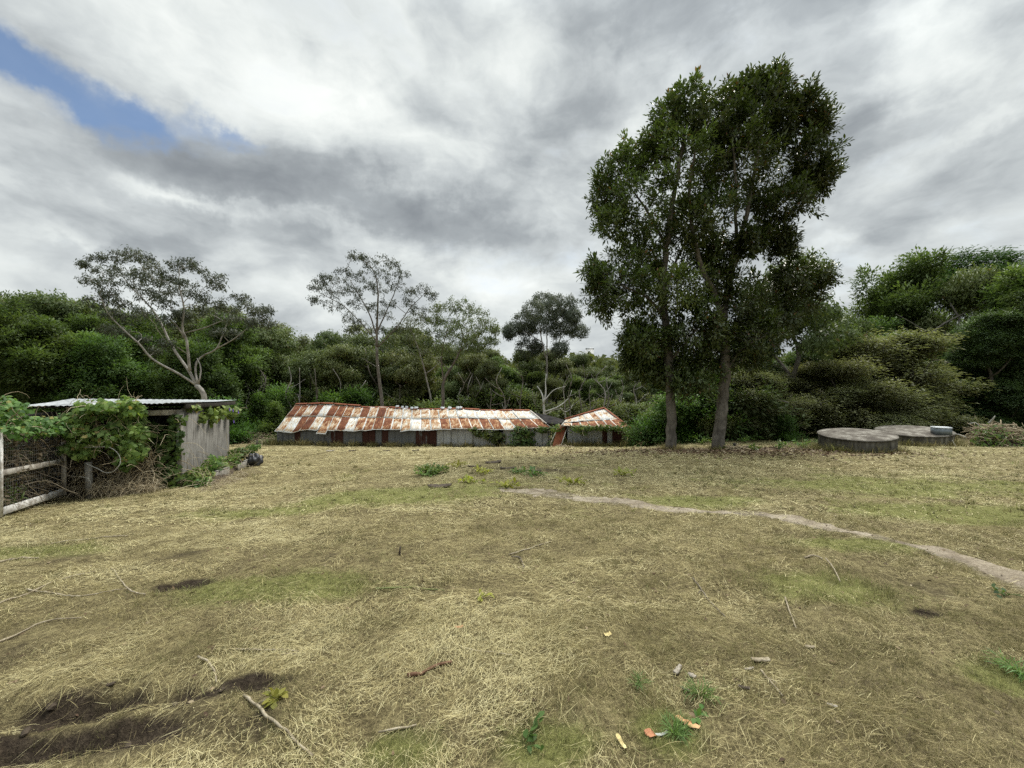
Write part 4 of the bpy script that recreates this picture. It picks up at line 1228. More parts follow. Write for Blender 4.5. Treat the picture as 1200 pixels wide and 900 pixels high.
def forest():
    rnd = random.Random(8)
    LBL = {'dense': 'dense dark green tree in the forest edge behind the overgrown shed',
           'gum': 'olive bush gum in the forest behind the long rusty shed',
           'far': 'olive bush gum in the back rows of the forest beyond the paddock',
           'under': 'low olive shrub in the understorey along the forest edge'}
    # left mass, dark and dense
    for i in range(20):
        px = -300 + i * 30 + rnd.uniform(-9, 9)
        put('dense', px, skyline(px) + rnd.uniform(0, 40), rnd.uniform(38, 48), LBL['dense'], 'dark trees behind the overgrown shed', 1.05)
    for i in range(16):
        px = -340 + i * 44 + rnd.uniform(-12, 12)
        put('gum', px, skyline(px) + rnd.uniform(-4, 14), rnd.uniform(54, 64), 'olive gum topping the forest behind the dark trees by the overgrown shed', 'gums topping the forest at the left', 1.1)
    # centre: olive gums with visible trunks
    for i in range(15):
        px = 290 + i * 33 + rnd.uniform(-10, 10)
        put('gum', px, skyline(px) + rnd.uniform(4, 58) + (22 if 590 < px < 690 else 0), rnd.uniform(51, 57), LBL['gum'], 'olive gums behind the long shed', 1.05)
    for i in range(16):
        px = 270 + i * 34 + rnd.uniform(-10, 10)
        put('gum', px, skyline(px) + rnd.uniform(-8, 20) + (12 if 590 < px < 690 else 0), rnd.uniform(62, 78), LBL['far'], 'olive gums in the back rows', rnd.uniform(.8, 1.25))
    for i in range(24):
        px = 255 + i * 23 + rnd.uniform(-8, 8)
        put('shrub', px, rnd.uniform(456, 478), rnd.uniform(48, 56), LBL['under'], 'shrubs under the forest edge', 1.5)
    for i in range(12):
        px = 265 + i * 46 + rnd.uniform(-14, 14)
        put('dense', px, rnd.uniform(415, 440), rnd.uniform(58, 66), 'dark bushy tree filling the middle layer of the forest behind the long shed', 'dark trees inside the forest', 1.15)
    # right: behind the two big trees
    put('gum', 932, 300, 27, 'broad dark tree close behind the forked tall tree, its crown reaching above the hedge', None, 1.0, 1)
    put('tier', 890, 372, 30, 'dark tiered tree filling the gap behind the forked tall trunk', None, .9, 0)
    put('tier', 968, 362, 33, 'dark tiered tree beside the gap of sky, behind the olive wattles', None, .8, 1)
    put('dense', 1055, 304, 38, 'dark flat-topped tree reaching over the gap of sky towards the tall trees', None, .95, 2)
    put('tier', 1108, 292, 41, 'dark tiered tree between the flat-topped tree and the bright tree at the edge', None, .95, 0)
    put('gum', 1120, 312, 33, 'olive tree with bare pale branches above the second tank', None, .85, 2)
    put('dense', 1200, 276, 29, 'tallest of the right-hand trees, green feathery crown rising out of the picture edge', None, .9, 1)
    put('tier', 1160, 365, 27, 'dark tiered tree low behind the brush pile', None, .9, 2)
    put('tier', 1235, 330, 26, 'deep green tree at the very edge behind the brush pile', None, .95, 1)
    put('tier', 1105, 420, 29, 'low deep green tree right behind the second tank', None, 1.5, 0)
    put('dense', 1290, 290, 30, 'dark feathery tree past the edge of the brush pile', None, 1.0, 2)
    put('dense', 1370, 300, 29, 'dense feathery tree farthest along the right-hand hedge', None, 1.0, 0)
    put('feather', 1035, 392, 27, 'pale olive feathery wattle, the taller one, above the gap between the tanks', 'olive wattles behind the tanks', 1.15, 0)
    put('feather', 975, 425, 26, 'pale olive feathery wattle behind the first tank, left of the taller wattle', 'olive wattles behind the tanks', 1.3, 1)
    put('feather', 925, 440, 28, 'dull olive feathery wattle over the green lawn strip', 'olive wattles behind the tanks', 1.3, 0)
    put('feather', 1000, 452, 24.5, 'low feathery wattle touching the back of the first tank', None, 1.5, 1)
    put('feather', 1075, 455, 25, 'low green feathery shrub touching the back of the second tank', None, 1.4, 0)
    for i in range(12):
        px = 770 + i * 42 + rnd.uniform(-10, 10)
        put('tier', px, skyline(px) + rnd.uniform(25, 70), rnd.uniform(40, 52), 'dark tree deep inside the thicket on the right, behind the wattles and tanks', 'dark trees deep in the thicket', 1.1)
    for i in range(8):
        px = 790 + i * 50
        put('shrub', px, rnd.uniform(452, 470), rnd.uniform(36, 42), 'dark shrub closing the thicket at ground level behind the tanks', 'shrubs closing the thicket', 2.0)
    for px, top, d, lab in [(1020, 372, 34, 'mid green tree filling the thicket left of the leaning pale limb'), (1075, 385, 33, 'mid green tree under the flat-topped tree, beside the olive wattles'), (1150, 395, 31, 'mid green tree between the second tank and the tallest right-hand tree'),
                            (1215, 400, 28, 'low mid green tree behind the lower heap of cuttings'), (948, 392, 34, 'mid green tree under the gap of sky beside the forked tree')]:
        put('dense', px, top, d, lab, None, 1.15)
    put('dense', 1003, 352, 36, 'mid green tree closing the gap of sky right of the forked tree', None, .9)
    put('bush', 818, 432, 25, 'bright green bush between the two tall trunks', None, 1.25)
    put('bush', 795, 462, 24, 'lower green bush directly behind the straight trunk', None, 1.35)
    put('feather', 890, 436, 23.5, 'olive feathery shrub under the low right-hand crown of the forked tree', None, 1.2, 1)
    put('shrub', 862, 440, 24, 'olive shrub close behind the forked trunk', None, 1.3)
    put('bush', 764, 484, 26, 'rounded yellow-green bush beside the small rusty shed', None, 1.5)
    put('shrub', 740, 470, 38, 'olive shrub behind the small rusty shed', None, 1.5)
    put('shrub', 840, 478, 22.5, 'small dark shrub between the tall trunks', None, 1.2)
    put('bush', 925, 488, 22, 'small green shrub at the edge of the lawn strip, beside the first tank', None, 1.0)
    put('shrub', 878, 488, 23, 'thin shrub on the lawn strip nearest the forked trunk', None, .7)
    put('shrub', 900, 490, 22.5, 'thin shrub on the lawn strip, middle one', None, .6)
    put('sapling', 303, 463, 44, 'bright green pointed sapling, taller of the two left of the long shed', None, 1.3, 0)
    put('sapling', 322, 474, 42, 'bright green sapling, shorter one against the end of the long shed', None, 1.4, 1)
    put('bush', 333, 455, 47, 'straggly pale bush at the end of the long shed ridge', None, .8)
    put('bush', 420, 457, 48, 'light green bush peeking above the left half of the long shed roof', None, 1.0)
    put('bush', 388, 462, 47, 'darker low bush above the left end of the long shed roof', None, 1.3)
    put('bush', 268, 470, 40, 'green bush behind the corner of the overgrown shed', None, 1.2)
    # slim pale trunks seen in the gloom behind
    rng = np.random.default_rng(51)
    for i in range(24):
        px = [285, 291, 310, 352, 372, 398, 610, 662, 690, 705, 712, 590, 560, 425, 680, 728, 300, 340, 470, 536, 576, 628, 668, 745][i]
        d = 47.5 + rng.uniform(-1.5, 1.5)
        b = np.array([(px - 600) / F * d, d, 0]); b[2] = Hs(b[0], d) - .1
        h = rng.uniform(5, 8.5)
        mb = MB()
        t = np.array(wander(rng, h, .05)) + b
        q = polyline(t, .5); mb.tube(q, np.linspace(.11, .03, len(q)), 6)
        for k in range(4):
            s = q[int(len(q) * rng.uniform(.35, .8))]
            e_ = s + np.array([rng.normal(0, 1.2), rng.normal(0, .6), rng.uniform(.6, 1.6)])
            qq = polyline([s, (s + e_) / 2 + np.array([0, 0, -.15]), e_], .4); mb.tube(qq, np.linspace(.045, .018, len(qq)), 5)
        e = empty('bare_sapling', b, 'slim bare grey stem standing in the gloom under the forest edge', 'sapling', 'slim bare stems under the forest')
        mb.part('trunk', M['bark_pale' if i % 2 else 'bark_mid'], e, True)
    # bare branches showing among the trees at the right
    for pts, d, r, lab in [([(1125, 412), (1105, 404), (1090, 392), (1068, 378), (1050, 368)], 31.5, .045, 'bare pale limb slanting through the olive tree above the second tank'),
                           ([(1112, 425), (1090, 420), (1070, 416), (1045, 412), (1028, 414)], 26.3, .035, 'bare grey limb lying across the tallest olive wattle')]:
        mb = MB(); q = polyline([P(x, y, d) for x, y in pts], .3); mb.tube(q, np.linspace(r, .02, len(q)), 6)
        k = len(q) // 2; e_ = q[k] + np.array([-.7, .2, .5]); mb.tube(polyline([q[k], (q[k] + e_) / 2 + np.array([0, 0, .1]), e_], .3), .02, 5)
        g0 = q[0]
        mb.solo('bare_branch', M['bark_mid'], tuple(g0), lab, 'branch', None, True)
    # the far wooded hills: one mass
    rng = np.random.default_rng(61)
    V, Fs, A = [], [], []
    n0 = 0
    for i in range(900):
        d = rng.uniform(100, 380); x = rng.uniform(-1.5, 1.5) * d
        z = Hs(x, d); h = rng.uniform(8, 13) if d < 250 else rng.uniform(7, 10)
        k = 60
        u = unit(rng.normal(0, 1, (k, 3))) * np.array([3.6, 3.6, h * .45]) * rng.uniform(.7, 1.05, (k, 1))
        p = u + np.array([x, d, z + h * .55])
        v, f = leaf_arrays(p, unit(rng.normal(0, 1, (k, 3))), rng.normal(0, 1, (k, 3)), 2.2, 1.5, DIAMOND)
        V.append(v); Fs.append(f + n0); n0 += len(v); A.append(np.clip(.5 + rng.normal(0, .15) + rng.normal(0, .12, k), 0, .93))
    o = link_mesh('far_wood', np_mesh('far_wood', np.concatenate(V), [np.concatenate(Fs)], M['leaf_euc2'], {'lv': np.concatenate(A)}))
    tag(o, 'far wooded hillside beyond the valley', 'wood', kind='stuff')


forest()

# ------------------------------------------------------------------ vines, weeds and tangles


def leaf_cloud(blobs, rng, per_m2, L, W, tmpl=HEART, face=(0, -1, .5), lean=.6):
    """leaves over the skins of ellipsoids (centre, radii), tipped outward; returns arrays for np_mesh"""
    Vs, Fs, As, n0 = [], [], [], 0
    for c, r in blobs:
        c = np.asarray(c, float); r = np.asarray(r, float)
        r = r * (1 + rng.normal(0, .06, 3))
        area = 4 * math.pi * ((r[0] * r[1]) ** 1.6 / 3 + (r[0] * r[2]) ** 1.6 / 3 + (r[1] * r[2]) ** 1.6 / 3) ** (1 / 1.6)
        k = max(6, int(area * per_m2))
        u = unit(rng.normal(0, 1, (k, 3)))
        lump = 1 + .30 * np.sin(u[:, :1] * 5.1 + c[0] * 9) * np.sin(u[:, 2:] * 5.7 + c[2] * 11)
        p = c + u * r * lump * np.clip(rng.normal(.92, .19, (k, 1)), .3, 1.5)
        nrm = unit(u / r) * lean + np.asarray(face) * .5 + rng.normal(0, .38, (k, 3))
        nrm = unit(nrm)
        A = np.cross(nrm, rng.normal(0, 1, (k, 3))) + np.array([0, 0, -.7])
        A = unit(A - nrm * np.sum(A * nrm, -1, keepdims=True))
        Wd = np.cross(nrm, A)
        sc = rng.uniform(.6, 1.25, k)
        v, f = leaf_arrays(p, A, Wd, L * sc, W * sc, tmpl)
        f = face_out(v, f, nrm)
        Vs.append(v); Fs.append(f + n0); n0 += len(v)
        As.append(np.clip(.45 + rng.normal(0, .09) + rng.normal(0, .2, k) + .12 * u[:, 2], .01, .93) * 1.0)
    a = np.concatenate(As)
    a = np.where(rng.uniform(0, 1, len(a)) < .03, .99, a)
    return np.concatenate(Vs), np.concatenate(Fs), a


def stem_tangle(mb, rng, n, box, length, rad, droop=.5, wild=.8):
    """arching dry stems inside a box given by origin and three edge vectors"""
    o, ex, ey, ez = [np.asarray(q, float) for q in box]
    for i in range(n):
        p = o + ex * rng.uniform(0, 1) + ey * rng.uniform(0, 1) + ez * rng.uniform(0, 1)
        d = unit(rng.normal(0, 1, 3) + np.array([0, 0, .3]))
        Ls = length * rng.uniform(.4, 1.2); k = 6
        pts = [p]
        for j in range(k):
            d = unit(d + rng.normal(0, .28 * wild, 3) + np.array([0, 0, -droop * .25]))
            pts.append(pts[-1] + d * Ls / k)
        pts = np.array(pts)
        pts[:, 2] = np.maximum(pts[:, 2], H(pts[:, 0], pts[:, 1]) + .01)
        mb.cur = float(np.clip(rng.normal(.5, .25), 0, 1))
        mb.tube(pts, np.linspace(1, .5, k + 1) * rad * rng.uniform(.6, 1.3), 4, cap=False)


def vine(name, blobs, base, label, rng, mat='leaf_vine', per=150, L=.10, W=.085, stems=0, stem_box=None, cat='vine', group=None, face=(.3, -1, .5), stem_len=1.0, stem_r=.006, smat='dead_stem'):
    e = empty(name, base, label, cat, group)
    v, f, a = leaf_cloud(blobs, rng, per, L, W, face=face)
    link_mesh('foliage', np_mesh(name + '_foliage', v - np.asarray(base), [f], M[mat], {'lv': a}), e)
    if stems:
        mb = MB()
        for c, r in blobs:
            c = np.asarray(c); r = np.asarray(r)
            k = max(2, int(stems * r[0] * r[2] * 12))
            stem_tangle(mb, rng, k, (c - r * .85, (r[0] * 1.7, 0, 0), (0, r[1] * 1.7, 0), (0, 0, r[2] * 1.7)), stem_len, stem_r)
        mb.part('stems', M[smat], e)
    return e


def sheet(mb, c00, c10, c11, c01, nu=5, nv=4, sag=0.0, th=.012, rng=None, rough=0.0, nrm=None):
    """one roofing sheet: corners at the eave (00, 10) and the ridge (11, 01); uv 0..1; has a back face"""
    c00, c10, c11, c01 = [np.asarray(q, float) for q in (c00, c10, c11, c01)]
    if nrm is None:
        nrm = unit(np.cross(c10 - c00, c01 - c00))
    u, v = np.meshgrid(np.linspace(0, 1, nu), np.linspace(0, 1, nv), indexing='xy')
    u = u.ravel()[:, None]; v = v.ravel()[:, None]
    Pp = c00 * (1 - u) * (1 - v) + c10 * u * (1 - v) + c11 * u * v + c01 * (1 - u) * v
    off = -sag * np.sin(math.pi * v)
    if rough and rng is not None:
        off = off + rng.normal(0, rough, (len(u), 1)) * (1 - v * .6)
    Pp = Pp + nrm * off
    top = Pp; bot = Pp - nrm * th
    i, j = np.meshgrid(np.arange(nv - 1), np.arange(nu - 1), indexing='ij')
    a = (i * nu + j).ravel(); m = nu * nv
    T = np.stack([a, a + 1, a + nu + 1, a + nu], -1)
    B = T[:, ::-1] + m
    ring = list(range(nu)) + [k * nu + nu - 1 for k in range(1, nv)] + [(nv - 1) * nu + k for k in range(nu - 2, -1, -1)] + [k * nu for k in range(nv - 2, 0, -1)]
    S = np.array([(ring[(k + 1) % len(ring)], ring[k], ring[k] + m, ring[(k + 1) % len(ring)] + m) for k in range(len(ring))])
    UV = np.concatenate([np.hstack([u, v])] * 2)
    mb.addk(np.concatenate([top, bot]), np.concatenate([T, B, S]), UV)


# ------------------------------------------------------------------ the long rusty shed
def long_shed():
    rng = np.random.default_rng(71)
    EL, ER, RL, RR = P(322, 505, 37), P(645, 502, 31), P(346, 474, 40.2), P(622, 482.5, 34.2)
    EL[2] = P(322, 504, 37)[2]
    base = np.array([(EL[0] + ER[0]) / 2, (EL[1] + ER[1]) / 2 + .3, Hs((EL[0] + ER[0]) / 2, (EL[1] + ER[1]) / 2) - .05])
    root = empty('long_shed', base, 'long low derelict shed with a patchwork roof of rusty iron sheets', 'shed')

    def S(u, v):
        e = lerp(EL, ER, u); r = lerp(RL, RR, u)
        p = lerp(e, r, v)
        p = p + np.array([0, 0, .10 * math.sin(u * 9) * (.3 + v * .7) * .5 - .05 * math.sin(u * 23 + 1)])
        return p
    # rows of sheets: how rusty each one is, in order from the left end
    top = [.72, .66, .50, .74, .34, .74, .70, .60, .50, .70, .50, .74, .47, .46, .46, .47, .44, .46, .50, .40, .36, .34, .38, .34, .36, .42, .34, .34]
    bot = [.47, .33, .72, .72, .48, .58, .54, .70, .33, .60, .62, .66, .64, .46, .45, .34, .52, .43, .66, .60, .62, .58, .64, .66, .42, .66, .70, .68]
    n = len(top)
    mb = MB()
    us = np.linspace(0, 1, n + 1)
    for k in range(n):
        u0, u1 = us[k], us[k + 1] + .002
        j = lambda s=.015: rng.normal(0, s, 3)
        vm = .52 + rng.normal(0, .012)
        mb.cur = float(np.clip(top[k] + rng.normal(0, .02), 0, 1))
        lift = np.array([0, 0, .03])
        sheet(mb, S(u0, vm - .03) + lift + j(), S(u1, vm - .03) + lift + j(), S(u1, 1.0) + j(), S(u0, 1.0) + j(), 7, 4, .02, rng=rng, rough=.012)
        mb.cur = float(np.clip(bot[k] + rng.normal(0, .02), 0, 1))
        a, b = S(u0, -.03) + j(.03), S(u1, -.03) + j(.03)
        if k in (1, 2): a[2] -= .10 * (k - .4); b[2] -= .10 * (2.2 - k)
        if k == 4: b[2] -= .05
        if k == 5: a[2] -= .30; b[2] -= .32; a[1] -= .15; b[1] -= .15
        if k == 14: a[2] -= .14
        if k in (9, 10): a[2] -= .05
        sheet(mb, a, b, S(u1, vm) + j(), S(u0, vm) + j(), 7, 4, .03, rng=rng, rough=.014)
    roof = mb.part('roof', M['roof'], root)
    # rear slope
    BL, BR = RL + np.array([.3, 4.0, -1.7]), RR + np.array([.3, 3.6, -1.5])
    mb = MB(); mb.cur = .7
    sheet(mb, BR, BL, RL + np.array([0, .1, .02]), RR + np.array([0, .1, .02]), 12, 4, .05, rng=rng, rough=.03)
    mb.part('rear_roof', M['rust_sheet'], root)
    # ridge capping, ragged
    mb = MB()
    for k in range(16):
        u0, u1 = k / 16, (k + 1) / 16 - .004
        lift = .20 if u0 < .30 else (.09 if u0 < .5 or u0 > .62 else .06)
        a = S(u0, 1) + np.array([0, .16, lift + rng.normal(0, .02)]); b = S(u1, 1) + np.array([0, .16, lift + rng.normal(0, .02)])
        sheet(mb, a + np.array([0, -.26, -.10]), b + np.array([0, -.26, -.10]), b, a, 3, 2)
        sheet(mb, b + np.array([0, .3, -.16]), a + np.array([0, .3, -.16]), a, b, 3, 2)
    mb.part('ridge_cap', M['rust_sheet'], roof)
    for px in (477, 483, 488, 494, 499, 529, 537, 546, 549):
        u = (px - 346) / 276.0
        mb = MB()
        c = S(np.clip(u, 0, 1), 1) + np.array([0, -.04, .14 + rng.uniform(-.03, .03)])
        w = rng.uniform(.12, .22)
        sheet(mb, c + np.array([-w, -.18, -.10]), c + np.array([w, -.2, -.08]), c + np.array([w * .8, .05, .06]), c + np.array([-w * .7, .03, .09]), 3, 3, rng=rng, rough=.03)
        mb.part('loose_capping', M['zinc'], roof)
    # front wall of upright sheets
    rust = [(347, 358), (398, 408), (432, 449), (460, 468), (496, 525)]
    mb = MB(); mp = MB()
    k = 40
    for q in range(k):
        t0, t1 = q / k, (q + 1) / k
        px = 322 + (645 - 322) * (q + .5) / k
        if 588 < px < 600:
            continue
        a, b = lerp(EL, ER, t0) + np.array([.05, .28, 0]), lerp(EL, ER, t1) + np.array([.05, .28, 0])
        a0, b0 = a.copy(), b.copy()
        a0[2] = Hs(a[0], a[1]) - .1; b0[2] = Hs(b[0], b[1]) - .1
        a[2] -= .02; b[2] -= .02
        dj = rng.normal(0, .02)
        for p_ in (a, b, a0, b0): p_[1] += dj
        tgt = mp if px > 524 else mb
        tgt.cur = .72 + rng.normal(0, .05) if any(r0 <= px <= r1 for r0, r1 in rust) else .24 + rng.normal(0, .07)
        if px > 524: tgt.cur = .30 + rng.normal(0, .05)
        sheet(tgt, a0, b0, b, a, 6, 4, rng=rng, rough=.008)
    mb.part('front_wall', M['wall'], root)
    mp.part('front_wall', M['wall_pale'], root)['label'] = 'paler unrusted zinc stretch of the front wall'
    # back and end walls, dark inside
    mb = MB()
    def wall(a, b, za, zb):
        a = np.array([a[0], a[1], Hs(a[0], a[1]) - .1]); b = np.array([b[0], b[1], Hs(b[0], b[1]) - .1])
        sheet(mb, a, b, np.array([b[0], b[1], zb]), np.array([a[0], a[1], za]), 3, 2)
    wall(BR, BL, BR[2] - .05, BL[2] - .05)
    e0 = EL + np.array([.05, .3, 0]); e1 = ER + np.array([-.15, .3, 0])
    for e_, r_, b_ in ((e0, RL, BL), (e1, RR, BR)):
        g = lambda p: np.array([p[0], p[1], Hs(p[0], p[1]) - .1])
        V = [g(e_), g(b_), b_ - np.array([0, 0, .05]), r_ - np.array([0, 0, .08]), e_ - np.array([0, 0, .03])]
        mb.add(V, [(0, 1, 2, 3, 4)]); mb.add([v + np.array([.03, 0, 0]) for v in V], [(4, 3, 2, 1, 0)])
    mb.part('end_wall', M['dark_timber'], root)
    # the fallen end of the roof, dark sheets sliding towards the small shed
    mb = MB()
    c = [P(624, 483.5, 34.6), P(662, 493.5, 31.8), P(651, 497, 31.0), P(634, 496, 32.2)]
    sheet(mb, P(630, 494.5, 32.6), P(649, 497.5, 30.6), P(664, 493, 32.2), P(622, 482.2, 34.5), 6, 4, .06, .04, rng, .02)
    sheet(mb, P(640, 488.8, 34.2), P(663, 494.2, 31.9), P(660, 491.5, 33.0), P(636, 485, 35.0), 4, 3, 0, .04, rng, .02)
    mb.part('fallen_roof', M['dark_iron'], root)
    mb = MB(); mb.bar(P(621.5, 481, 34.1), P(646, 501, 30.9), .10, .05); mb.part('barge_board', M['pale_timber'], root)
    # post in the doorway, inner door edge
    p0 = P(588.5, 511, 32.3); g = np.array([p0[0], p0[1], Hs(p0[0], p0[1]) - .05])
    mb = MB(); mb.bar(g, g + np.array([0, 0, 1.35]), .12, .10); mb.part('door_post', M['zinc'], root)
    mb = MB(); p0 = P(594, 511, 32.2); g = np.array([p0[0], p0[1] + .1, Hs(p0[0], p0[1])])
    mb.bar(g, g + np.array([.1, 0, 1.5]), .06, .05); mb.bar(g + np.array([-.3, 0, .55]), g + np.array([.35, 0, .6]), .05, .04); mb.part('door_frame', M['grey_timber'], root)
    # vines on it
    def blob(px, py, d, rx, ry, rd): return (P(px, py, d), (rx / F * d, rd, ry / F * d))
    for lab, bl in [('leafy green vine hanging on the long shed wall left of its dark doorway', [blob(562, 507, 32.4, 9, 5, .25), blob(575, 510, 32.2, 11, 6, .25), blob(584, 513, 32.1, 8, 7, .3), (P(556, 504, 32.5), (.4, .2, .2))]),
                    ('dark vine filling the gap beside the leaning rust-red sheet', [blob(650, 505, 30.9, 5, 7, .3), blob(655, 514, 30.6, 7, 8, .3), blob(648, 518, 30.6, 6, 8, .3), blob(660, 520, 30.4, 5, 7, .3)]),
                    ('dull vine smothering the long shed wall right of its dark doorway', [blob(607, 509, 31.6, 8, 9, .25), blob(617, 507, 31.4, 9, 6, .25), blob(612, 518, 31.4, 14, 6, .3), blob(636, 503, 30.9, 9, 3, .2)])]:
        b0 = bl[0][0].copy(); b0[2] = Hs(b0[0], b0[1])
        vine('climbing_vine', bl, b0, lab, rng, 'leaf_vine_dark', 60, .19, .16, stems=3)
    # weeds and scraps at the wall's foot
    for px, lab in [(548, 'pale dry grass tuft at the foot of the long shed wall'),]:
        pass


long_shed()


def small_shed():
    rng = np.random.default_rng(72)
    d = 29.0
    a, b = P(662, 500, d), P(736, 501, d)
    base = np.array([(a[0] + b[0]) / 2, d + .6, Hs((a[0] + b[0]) / 2, d) - .05])
    root = empty('small_shed', base, 'small collapsing shed with a crooked rusty roof and grey walls', 'shed')
    BL, BR, TR, TL = P(658, 498.5, d - .1), P(737, 501.5, d - .1), P(707.5, 478.5, 32.2), P(664, 491.5, 31.2)
    mb = MB()
    cols = [.46, .36, .42, .33, .50, .35, .36]; low = [.48, .66, .58, .66, .62, .66, .64]
    n = 7
    def S(u, v): return lerp(lerp(BL, BR, u), lerp(TL, TR, u), v)
    for k in range(n):
        u0, u1 = k / n, (k + 1) / n + .004
        sp = .44
        j = lambda: rng.normal(0, .018, 3)
        mb.cur = cols[k]
        sheet(mb, S(u0, sp - .03) + j() + np.array([0, 0, .03]), S(u1, sp - .03) + j() + np.array([0, 0, .03]), S(u1, 1) + j(), S(u0, 1) + j(), 6, 4, .02, rng=rng, rough=.012)
        mb.cur = low[k]
        sheet(mb, S(u0, 0) + j(), S(u1, 0) + j(), S(u1, sp) + j(), S(u0, sp) + j(), 6, 4, .02, rng=rng, rough=.012)
    roof = mb.part('roof', M['roof'], root)
    mb = MB(); mb.bar(TL + np.array([-.1, .06, .03]), TR + np.array([.05, .06, .05]), .22, .10, bev=.01); mb.part('ridge_cap', M['rust_sheet'], roof)
    mb = MB(); mb.bar(TR + np.array([.06, 0, .02]), BR + np.array([.08, 0, .03]), .14, .05); mb.part('barge_board', M['rust_sheet'], root)
    mb = MB(); mb.bar(TL + np.array([0, 0, -.02]), BL + np.array([0, 0, .0]), .10, .05); mb.part('barge_board', M['pale_timber'], root)
    # rear slope
    mb = MB(); q0, q1 = TR + np.array([.5, 2.6, -1.3]), TL + np.array([.2, 2.2, -.6])
    sheet(mb, q0, q1, TL + np.array([0, .05, 0]), TR + np.array([0, .05, 0]), 6, 3, .04, rng=rng, rough=.02); mb.part('rear_roof', M['rust_sheet'], root)
    mb = MB(); mr = MB()
    k = 12
    for q in range(k):
        px = 664 + (735 - 664) * (q + .5) / k
        a, b = lerp(P(665, 500, d + .2), P(735, 501.3, d + .2), q / k), lerp(P(665, 500, d + .2), P(735, 501.3, d + .2), (q + 1) / k)
        a0 = np.array([a[0], a[1] + rng.normal(0, .02), Hs(a[0], a[1]) - .1]); b0 = np.array([b[0], a0[1], Hs(b[0], b[1]) - .1])
        rusty = 703 < px < 712 or px > 720
        t = mr if rusty else mb
        t.cur = .74 if rusty else .27 + rng.normal(0, .06)
        sheet(t, a0, b0, b, a, 6, 4, rng=rng, rough=.012)
    mb.part('front_wall', M['wall_pale'], root)
    mr.part('front_wall', M['wall'], root)['label'] = 'rusted red-brown stretch of the front wall'
    mb = MB()
    def g(p): return np.array([p[0], p[1], Hs(p[0], p[1]) - .1])
    BRw = BR + np.array([-.12, .25, -.05]); q0w = q0 + np.array([-.2, 0, -.1]); BLw = BL + np.array([.35, .25, -.05])
    q1w = q1 + np.array([.3, 0, -.1])
    V = [g(BRw), g(q0w), q0w, TR - np.array([.1, 0, .1]), BRw]
    mb.add(V, [(0, 1, 2, 3, 4)]); mb.add([v - np.array([.03, 0, 0]) for v in V], [(4, 3, 2, 1, 0)])
    V = [g(BLw), g(q1w), q1w, TL - np.array([0, 0, .1]), BLw]
    mb.add(V, [(0, 1, 2, 3, 4)]); mb.add([v + np.array([.03, 0, 0]) for v in V], [(4, 3, 2, 1, 0)])
    sheet(mb, g(q0w), g(q1w), q1w, q0w, 3, 2)
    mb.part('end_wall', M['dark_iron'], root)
    # the sheet leaning between the two sheds
    t0, t1 = P(654.5, 497.5, 29.4), P(664.5, 499.5, 29.3)
    b0, b1 = P(645.5, 528.5, 28.7), P(654.5, 529.5, 28.6)
    mb = MB(); mb.cur = .7
    sheet(mb, b0, b1, t1, t0, 6, 5, .02, .015, rng, .01)
    gb = (b0 + b1) / 2
    e = empty('roofing_sheet', gb, 'loose rust-red roofing sheet leaning in the gap between the two sheds', 'metal sheet')
    mb.part('sheet', M['rust_sheet'], e)
    mb = MB(); mb.bar(b1 + np.array([.03, -.03, 0]), t1 + np.array([.03, -.03, 0]), .07, .03); mb.bar(b0 + np.array([-.03, -.03, .5]), lerp(b0, t0, .75) + np.array([-.03, -.03, 0]), .06, .03)
    mb.part('edge_batten', M['pale_timber'], e)
    def blob(px, py, d, rx, ry, rd): return (P(px, py, d), (rx / F * d, rd, ry / F * d))
    bl = [blob(674 + 8 * i, 501.5 + rng.uniform(-.6, 1), 28.7, 7, 2.6 + rng.uniform(0, 1.2), .16) for i in range(8)] + [blob(652, 502, 29.0, 7, 5, .25), blob(683, 505, 28.8, 6, 4, .15)]
    vine('climbing_vine', bl, g(P(690, 520, 28.8)), 'green vine trailing along the eave of the small crooked shed', rng, 'leaf_vine', 50, .17, .14, stems=3)
    bl = [blob(739, 504, 28.7, 5, 5, .3), blob(741, 512, 28.6, 4, 7, .3), blob(740, 521, 28.5, 4, 7, .3), blob(730, 497, 29.6, 4, 3, .3)]
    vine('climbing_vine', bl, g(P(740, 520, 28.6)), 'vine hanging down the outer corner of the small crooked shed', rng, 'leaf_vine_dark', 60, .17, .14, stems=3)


small_shed()


# ------------------------------------------------------------------ the overgrown shed, its fence frame and bed
def corrugated(mb, a, b, up_a, up_b, pitch, amp, out, nv=2, th=.004, ridges=8, lim=None):
    """corrugated sheet standing on the line a-b; up_a, up_b are the top points"""
    L = np.linalg.norm(b - a); n = int(L / pitch * ridges) + 1
    t = np.linspace(0, 1, n)[:, None]
    w = np.sin(t * L / pitch * 2 * math.pi) * amp
    lo = a + (b - a) * t + out * w; hi = up_a + (up_b - up_a) * t + out * w
    V = np.concatenate([lo, hi, lo - out * th, hi - out * th]); i = np.arange(n - 1)
    Fr = np.stack([i, i + 1, i + 1 + n, i + n], -1)
    Bk = np.stack([i + 3 * n, i + 1 + 3 * n, i + 1 + 2 * n, i + 2 * n], -1)
    Tp = np.stack([i + n, i + 1 + n, i + 1 + 3 * n, i + 3 * n], -1)
    hgt = np.linalg.norm(up_a - a)
    U = np.concatenate([np.hstack([t * L, t * 0]), np.hstack([t * L, t * 0 + hgt])] * 2)
    mb.addk(V, np.concatenate([Fr, Bk, Tp]), U)


